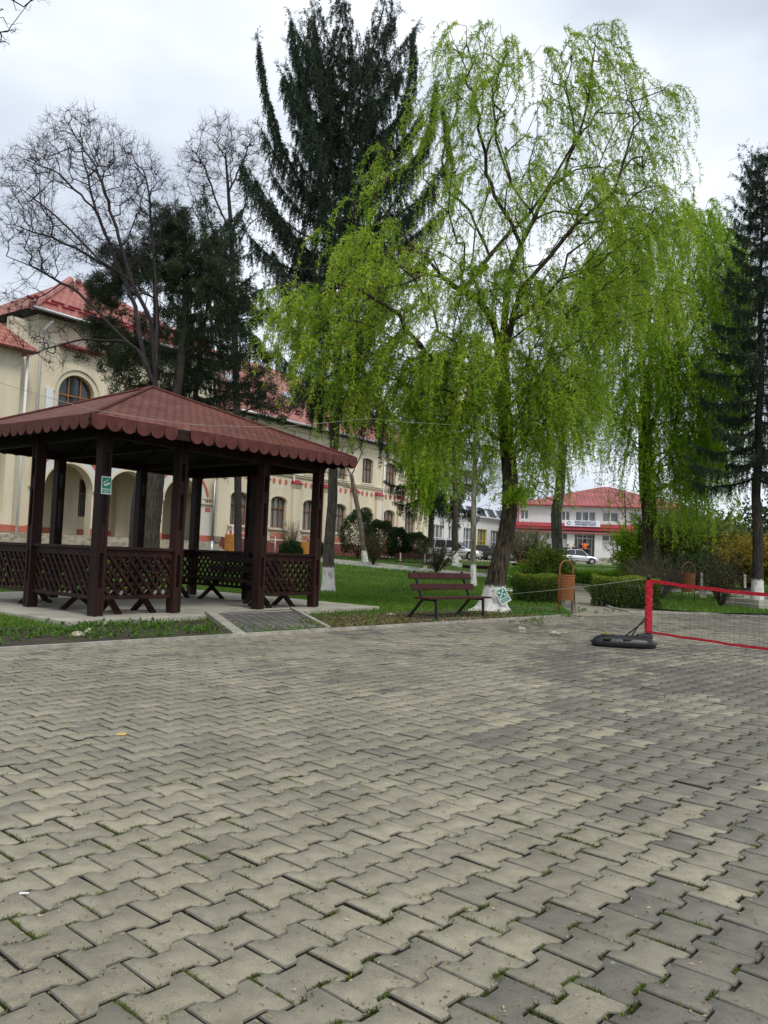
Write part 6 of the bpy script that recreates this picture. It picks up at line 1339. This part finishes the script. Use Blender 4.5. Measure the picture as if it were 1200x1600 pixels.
# glazed entrance
a, b = dr; mb = MB()
for x in (0, .17, .42, .62, .86, 1): mb.box(qp(a+(b-a)*x, (.9+v1)/2, -.6), (.1, .1, v1-.9), (qd, qn, Zv))
for z in (3.0, v1-.05): mb.box(qp((a+b)/2, z, -.6), (b-a-.1, .09, .12), (qd, qn, Zv))
f = mb.build('entrance_door', WPLAST, rest, world=True); mb = MB(); mb.box(qp((a+b)/2, (.9+v1)/2, -.75), (b-a, .03, v1-.9), (qd, qn, Zv)); mb.build('pane', CURT, f).matrix_parent_inverse = Matrix.Identity(4)
mb = MB(); mb.box(qp(a+(b-a)*.52, 1.95, -.7), ((b-a)*.19, .04, 2.0), (qd, qn, Zv)); mb.build('doorway_shade_panel', BLACKM, f).matrix_parent_inverse = Matrix.Identity(4)  # solid black panel stands in for the unlit depth of the open door
for x in (qt(893), qt(936)): mb = MB(); mb.box(qp(x, C1/2, .25), (.85, .5, C1), (qd, qn, Zv)); mb.build('pillar', WHITE, rest, world=True)
mb = MB(); mb.box(qp(QL/2, (C0+C1)/2+.06, .55), (QL+1.4, 1.1, .28), (qd, qn, Zv)); mb.build('red_canopy', REDM, rest, world=True)
mb = MB(); c = [qp(-.7, C0+.02, 1.12), qp(QL+.7, C0+.02, 1.12), qp(QL+.7, C0+.5, .02), qp(-.7, C0+.5, .02)]; mb.add(c, [(0, 1, 2, 3)]); mb.add([p-Zv*.04 for p in c], [(3, 2, 1, 0)]); mb.build('canopy_roof', REDM, rest, world=True, fix=False)
mb = MB(); mb.box(qp(QL/2, C1-.1, .5), (QL+1.2, 1.0, .16), (qd, qn, Zv)); mb.build('canopy_fascia', mat('pink_fascia', (.38, .12, .11), .7, .15, 4), rest, world=True)
mb = MB(); mb.box(qp(QL/2, EZ_-.12, .1), (QL+.3, .3, .22), (qd, qn, Zv)); mb.build('cornice', WHITE, rest, world=True)
RZ_ = qz(756, 955)
A = [qp(-.6, EZ_, .7), qp(QL+.6, EZ_, .7), qp(QL+.6, EZ_, -14.5), qp(-.6, EZ_, -14.5), qp(qt(945)+.4, RZ_+.3, -7), qp(qt(965), RZ_+.3, -7)]
mb = MB(); mb.add(A, [(0, 1, 5, 4), (1, 2, 5), (2, 3, 4, 5), (3, 0, 4)]); o = mb.build('roof', tilemat('red_metal_roof', (.31, .10, .095), (.34, .115, .105), (.2, .05, .05), .45, 3., .3, ms=.04, offset=0.), rest, world=True); uv_planar(o)
mb = MB(); mb.tube([A[0]-Zv*.03, A[1]-Zv*.03], .09, 6); mb.build('gutter', REDM, rest, world=True)
for t in (.12, QL-.2):
    mb = MB(); mb.tube([qp(t, 0, .1), qp(t, EZ_, .1)], .07, 6); mb.build('downpipe', REDM, rest, world=True)
bd = empty('restaurant_signboard', qp(qt(910), C0+.62, .35), 0, 'white signboard with blue lettering above the red canopy of the restaurant', 'sign'); ba, bb2 = qt(882), qt(937); sz0, sz1 = C0+.12, w0+.02
mb = MB(); mb.box(qp((ba+bb2)/2, (sz0+sz1)/2, 1.2), (bb2-ba, .06, sz1-sz0), (qd, qn, Zv)); mb.build('board', mat('sign_board_white', (.78, .78, .84), .5, .03), bd, world=True)
NAVY = mat('navy_letters', (.03, .03, .14), .5)
hh = (sz1-sz0)
for s, z in (('RESTAURANTUL', sz0+hh*.70), ('UNIVERSITARIO', sz0+hh*.30)):
    text_mesh('lettering', s, hh*.48, NAVY, bd, Matrix.Translation(-bd.location) @ plate_frame(qp((ba+bb2)/2+.35, z, 1.25), qd, Zv), .004, bold=.006)
mb = MB(); c = qp(ba+.45, (sz0+sz1)/2, 1.25); mb.add([c+(qd*math.cos(t)+Zv*math.sin(t))*hh*.3 for t in np.linspace(0, 2*math.pi, 17)[:-1]]+[c+(qd*math.cos(t)+Zv*math.sin(t))*hh*.2 for t in np.linspace(0, 2*math.pi, 17)[:-1]], [(i, (i+1) % 16, 16+(i+1) % 16, 16+i) for i in range(16)]); mb.build('emblem', NAVY, bd, world=True, fix=False)
# entrance terrace and steps
mb = MB(); mb.box(qp((qt(890)+qt(1000))/2, .42, 2.2), (qt(1000)-qt(890), 4.4, .84), (qd, qn, Zv))
for k in range(4): mb.box(qp(qt(930), .62-.2*k, 4.6+.36*k), (5.5, .5, .2), (qd, qn, Zv))
tag(mb.build('entrance_steps', CONC), kind='structure')

# ------------------------------------------------------------------ cars
TYRE = mat('tyre_rubber', (.015, .015, .015), .85); RIM = mat('alloy', (.4, .4, .41), .35, .05, metal=.8)
def car(name, label, pos, rz, paint, estate=False, L=4.5, lights=True, bar=False, roofc=None):
    o = empty(name, pos, rz, label, 'car'); Wd = 1.74
    # side profile sections: x, lower z, waist z
    xs_ = np.linspace(-L/2, L/2, 25); P = []
    def hood(x):
        f = (x+L/2)/L   # 0 front 1 back
        pts = [(0, .62), (.03, .70), (.12, .80), (.28, .90), (.5, .94), (.85, .98), (.97, .92), (1, .75)] if not estate else [(0, .62), (.03, .70), (.12, .80), (.28, .90), (.5, .94), (.9, .98), (.985, .94), (1, .8)]
        return np.interp(f, *zip(*pts))
    def low(x):
        f = (x+L/2)/L; return np.interp(f, [0, .04, .96, 1], [.42, .24, .26, .45])
    V = []; F = []
    for x in xs_:
        f = (x+L/2)/L; w = Wd/2*np.interp(f, [0, .05, .15, .85, .95, 1], [.72, .90, 1, 1, .93, .80]); zl, zh = low(x), hood(x); zm = (zl+zh)/2
        ring = [(-w*.9, zl), (-w, zl+.10), (-w*1.01, zm), (-w*.98, zh-.08), (-w*.86, zh), (0, zh+.03), (w*.86, zh), (w*.98, zh-.08), (w*1.01, zm), (w, zl+.10), (w*.9, zl)]
        V += [(x, y, z) for y, z in ring]
    n = 11; K = len(xs_)
    arches = (-L/2+.82, L/2-.85)
    for i in range(K-1):
        for j in range(n):
            a = (i*n+j, i*n+(j+1) % n, (i+1)*n+(j+1) % n, (i+1)*n+j)
            F.append(a)
    F += [tuple(range(n)), tuple((K-1)*n+j for j in range(n))]
    mb = MB(); mb.add(V, F); body = mb.build('body', paint, o, True, world=False)
    sb_ = body.modifiers.new('sub', 'SUBSURF'); sb_.levels = 1; sb_.render_levels = 1
    # cabin
    f0, f1, f2, f3 = (.27, .42, .70, .90) if not estate else (.26, .41, .86, .97); X = lambda f: -L/2+L*f; H_ = 1.45 if not estate else 1.48
    lo = [(X(f0), .90), (X(f3), .97)]; hi = [(X(f1), H_-.03), (X(f2), H_-.02)]
    mb = MB(); wl, wh = Wd/2*.93, Wd/2*.72
    v = [(lo[0][0], -wl, lo[0][1]), (lo[1][0], -wl, lo[1][1]), (lo[1][0], wl, lo[1][1]), (lo[0][0], wl, lo[0][1]), (hi[0][0], -wh, hi[0][1]), (hi[1][0], -wh, hi[1][1]), (hi[1][0], wh, hi[1][1]), (hi[0][0], wh, hi[0][1])]
    mb.add(v, [(0, 1, 5, 4), (1, 2, 6, 5), (2, 3, 7, 6), (3, 0, 4, 7), (4, 5, 6, 7)]); mb.build('glasshouse', GLASS, o, bevel=.03)
    mb = MB(); mb.box((((hi[0][0]+hi[1][0])/2), 0, H_-.01), (hi[1][0]-hi[0][0]+.06, 2*wh+.05, .06)); mb.build('roof', roofc or paint, o, bevel=.028)
    mb = MB()
    for s in (-1, 1):
        for (xa, za), (xb, zb) in (((lo[0][0], lo[0][1]), (hi[0][0], hi[0][1])), ((lo[1][0], lo[1][1]), (hi[1][0], hi[1][1])), ((X(.58), .95), (X(.57), H_-.02))): mb = MB(); mb.bar((xa, s*(wl+.005), za), (xb, s*(wh+.005), zb), .05, .07); mb.build('window_pillar', paint, o)
        if estate: mb = MB(); mb.bar((X(.76), s*(wl+.005), .95), (X(.74), s*(wh+.005), H_-.02), .05, .08); mb.build('window_pillar', paint, o)
    for x in arches:
        for s in (-1, 1):
            w_o = empty('wheel', (x, s*(Wd/2-.09), .31)); w_o.parent = o
            mb = MB(); mb.tube([(0, -.11, 0), (0, -.08, 0), (0, .08, 0), (0, .11, 0)], [.28, .315, .315, .28], 20); mb.build('tyre', TYRE, w_o, True)
            mb = MB(); mb.tube([(0, s*.02, 0), (0, s*.118, 0)], .20, 14); 
            mb.build('rim', RIM, w_o)
            mb = MB(); mb.tube([(x, s*(Wd/2-.16), .33), (x, s*(Wd/2+.008), .33)], .37, 18); mb.build('wheel_arch', BLACKM, o)
    for s in (-1, 1):
        mb = MB(); mb.box((-L/2+.12, s*.58, .66), (.16, .34, .14)); mb.build('headlight', glass_mat('lamp_glass', (.5, .52, .55), .1), o, bevel=.03)
        mb = MB(); mb.box((L/2-.08, s*.62, .82), (.12, .26, .16)); mb.build('tail_light', mat('red_lamp', (.4, .01, .01), .2), o, bevel=.02)
        mb = MB(); mb.box((X(f0)+.25, s*(Wd/2+.06), .98), (.14, .16, .12)); mb.build('wing_mirror', paint, o, bevel=.03)
        mb = MB(); mb.box((0, s*(Wd/2+.004), .55), (L*.5, .02, .05)); mb.build('door_trim', BLACKM, o)
    mb = MB(); mb.box((-L/2+.03, 0, .52), (.08, .8, .14)); mb.build('grille', BLACKM, o, bevel=.01)
    mb = MB(); mb.box((-L/2-.01, 0, .42), (.03, .5, .11)); mb.build('number_plate', WPLAST, o)
    if bar: mb = MB(); mb.box((.1, 0, H_+.09), (.28, 1.1, .14)); mb.build('light_bar', mat('blue_lamp', (.02, .04, .4), .2), o, bevel=.03)
    return o
SILV = mat('silver_paint', (.66, .67, .68), .3, .03, 2, metal=.5, spec=.6); NAVYP = mat('dark_blue_paint', (.04, .06, .22), .3, .03, 2, spec=.6); DARKP = mat('charcoal_paint', (.03, .03, .035), .3, .03, 2, spec=.6); TEAL = mat('grey_green_paint', (.10, .15, .15), .3, .03, 2, spec=.6)
def cpos(px, Y): return gx(px, Y)+np.array([0, 0, .05])
car('parked_car', 'silver estate car parked behind the two conifer trunks left of the birch', cpos(704, 61), R(180-8), SILV, True, 4.7)
car('parked_car', 'blue car with blue light bar on its roof beyond the silver estate', cpos(712, 70), R(180-14), NAVYP, True, 4.6, bar=True)
car('parked_car', 'charcoal saloon car showing its red tail light right of the birch', cpos(750, 80), R(-28), DARKP, False, 4.4)
car('parked_car', 'grey-green car parked beyond the charcoal saloon', cpos(772, 90), R(-30), TEAL, False, 4.3)
car('parked_car', 'bright silver hatchback parked in front of the restaurant entrance', cpos(902, 84), R(180-6), SILV, True, 4.4)
car('parked_car', 'dark car mostly hidden by the leafless shrub before the restaurant', cpos(842, 86), R(180-5), TEAL, False, 4.3)

# ------------------------------------------------------------------ people
def person(label, pos, rz, jacket, legs, hair, hold=0.):
    o = empty('person', pos, rz, label, 'person')
    def skin(name, verts, edges, rad, m, parent):
        me = bpy.data.meshes.new(name); me.from_pydata(verts, edges, []); me.update(); ob = link_mesh(name, me, m, parent)
        sk_ = ob.modifiers.new('skin', 'SKIN'); sv = me.skin_vertices[0].data
        for i, r in enumerate(rad): sv[i].radius = (r, r) if not isinstance(r, tuple) else r
        sv[0].use_root = True; s_ = ob.modifiers.new('sub', 'SUBSURF'); s_.levels = 1; s_.render_levels = 2; sk_.use_smooth_shade = True; return ob
    sw = .12+hold*.1
    v = [(0, 0, .95), (0, 0, 1.15), (0, 0, 1.38), (0, 0, 1.5), (0, .02, 1.56), (0, .03, 1.66), (0, .02, 1.74)]; e = [(0, 1), (1, 2), (2, 3), (3, 4), (4, 5), (5, 6)]; r = [(.16, .11), (.15, .10), (.17, .10), (.06, .06), (.06, .06), (.085, .10), (.06, .07)]
    for s in (-1, 1):
        b = len(v); v += [(s*.2, 0, 1.42), (s*.25, -.02, 1.14), (s*.22, .12+sw, .95), (s*.20, .2+sw, .93), (s*.20, .26+sw, .92)]; e += [(2, b), (b, b+1), (b+1, b+2), (b+2, b+3), (b+3, b+4)]; r += [.06, .048, .035, .03, .015]
        b = len(v); v += [(s*.09, 0, .88), (s*.10, .02, .48), (s*.10, -.02, .08), (s*.10, .12, .04)]; e += [(0, b), (b, b+1), (b+1, b+2), (b+2, b+3)]; r += [.10, .06, .04, .04]
    skin('body', v, e, r, mat('skin_tone', (.45, .26, .19), .6, .1), o)
    v = [(0, 0, .90), (0, 0, 1.15), (0, 0, 1.40), (0, 0, 1.48)]; e = [(0, 1), (1, 2), (2, 3)]; r = [(.185, .14), (.18, .13), (.19, .125), (.08, .08)]
    for s in (-1, 1): b = len(v); v += [(s*.22, 0, 1.42), (s*.26, -.02, 1.14), (s*.225, .11+sw, .955)]; e += [(2, b), (b, b+1), (b+1, b+2)]; r += [.085, .07, .055]
    skin('jacket', v, e, r, jacket, o)
    v = [(0, 0, .92)]; e = []; r = [(.165, .12)]
    for s in (-1, 1): b = len(v); v += [(s*.09, 0, .85), (s*.10, .02, .48), (s*.10, -.02, .1)]; e += [(0, b), (b, b+1), (b+1, b+2)]; r += [.11, .075, .06]
    skin('trousers', v, e, r, legs, o)
    mb = MB(); mb.tube([(0, -.035, 1.60), (0, -.03, 1.70), (0, .0, 1.77), (0, .01, 1.80)], [.08, .105, .095, .03], 12); mb.build('hair', hair, o, True)
    mb = MB(); mb.tube([(0, .115, 1.64), (0, .14, 1.62), (0, .115, 1.605)], [.012, .016, .01], 6); mb.build('nose', mat('skin_tone', (.45, .26, .19), .6, .1), o)
    for s in (-1, 1): mb = MB(); mb.tube([(s*.035, .118, 1.665), (s*.035, .13, 1.665)], [.012, .01], 6); mb.build('eye', BLACKM, o)
BLK = mat('black_cloth', (.02, .018, .02), .85); BURG = mat('burgundy_cloth', (.07, .015, .025), .85); GREY = mat('grey_cloth', (.3, .3, .33), .85); ORG = mat('orange_cloth', (.75, .12, .02), .8); PALE = mat('pale_cloth', (.5, .46, .42), .85); HAIR = mat('dark_hair', (.02, .014, .01), .7)
PZ = .84
def pp(px, d): 
    t = qt(px, d); p = qp(t, 0, d); return (p.x, p.y)
for lab, px, d, z, rz, j, l, h in (('person in burgundy jacket standing by the wall, furthest from the door', 889.3, 5.3, .35, R(200), BURG, PALE, HAIR), ('person in open black jacket over light shirt facing the entrance', 899.5, 5.0, .4, R(150), BLK, GREY, HAIR),
                          ('person in dark clothes standing in the shade of the glass door', 911.5, .9, PZ, R(170), BLK, BLK, HAIR), ('person in bright orange jacket walking to the restaurant door', 915.7, 2.2, PZ, R(20), ORG, BLK, HAIR), ('person in dark coat just inside the open doorway', 920.3, 1.0, PZ, R(180), BLK, BLK, HAIR)):
    x, y = pp(px, d); person(lab, (x, y, QZ+z), rz, j, l, h)
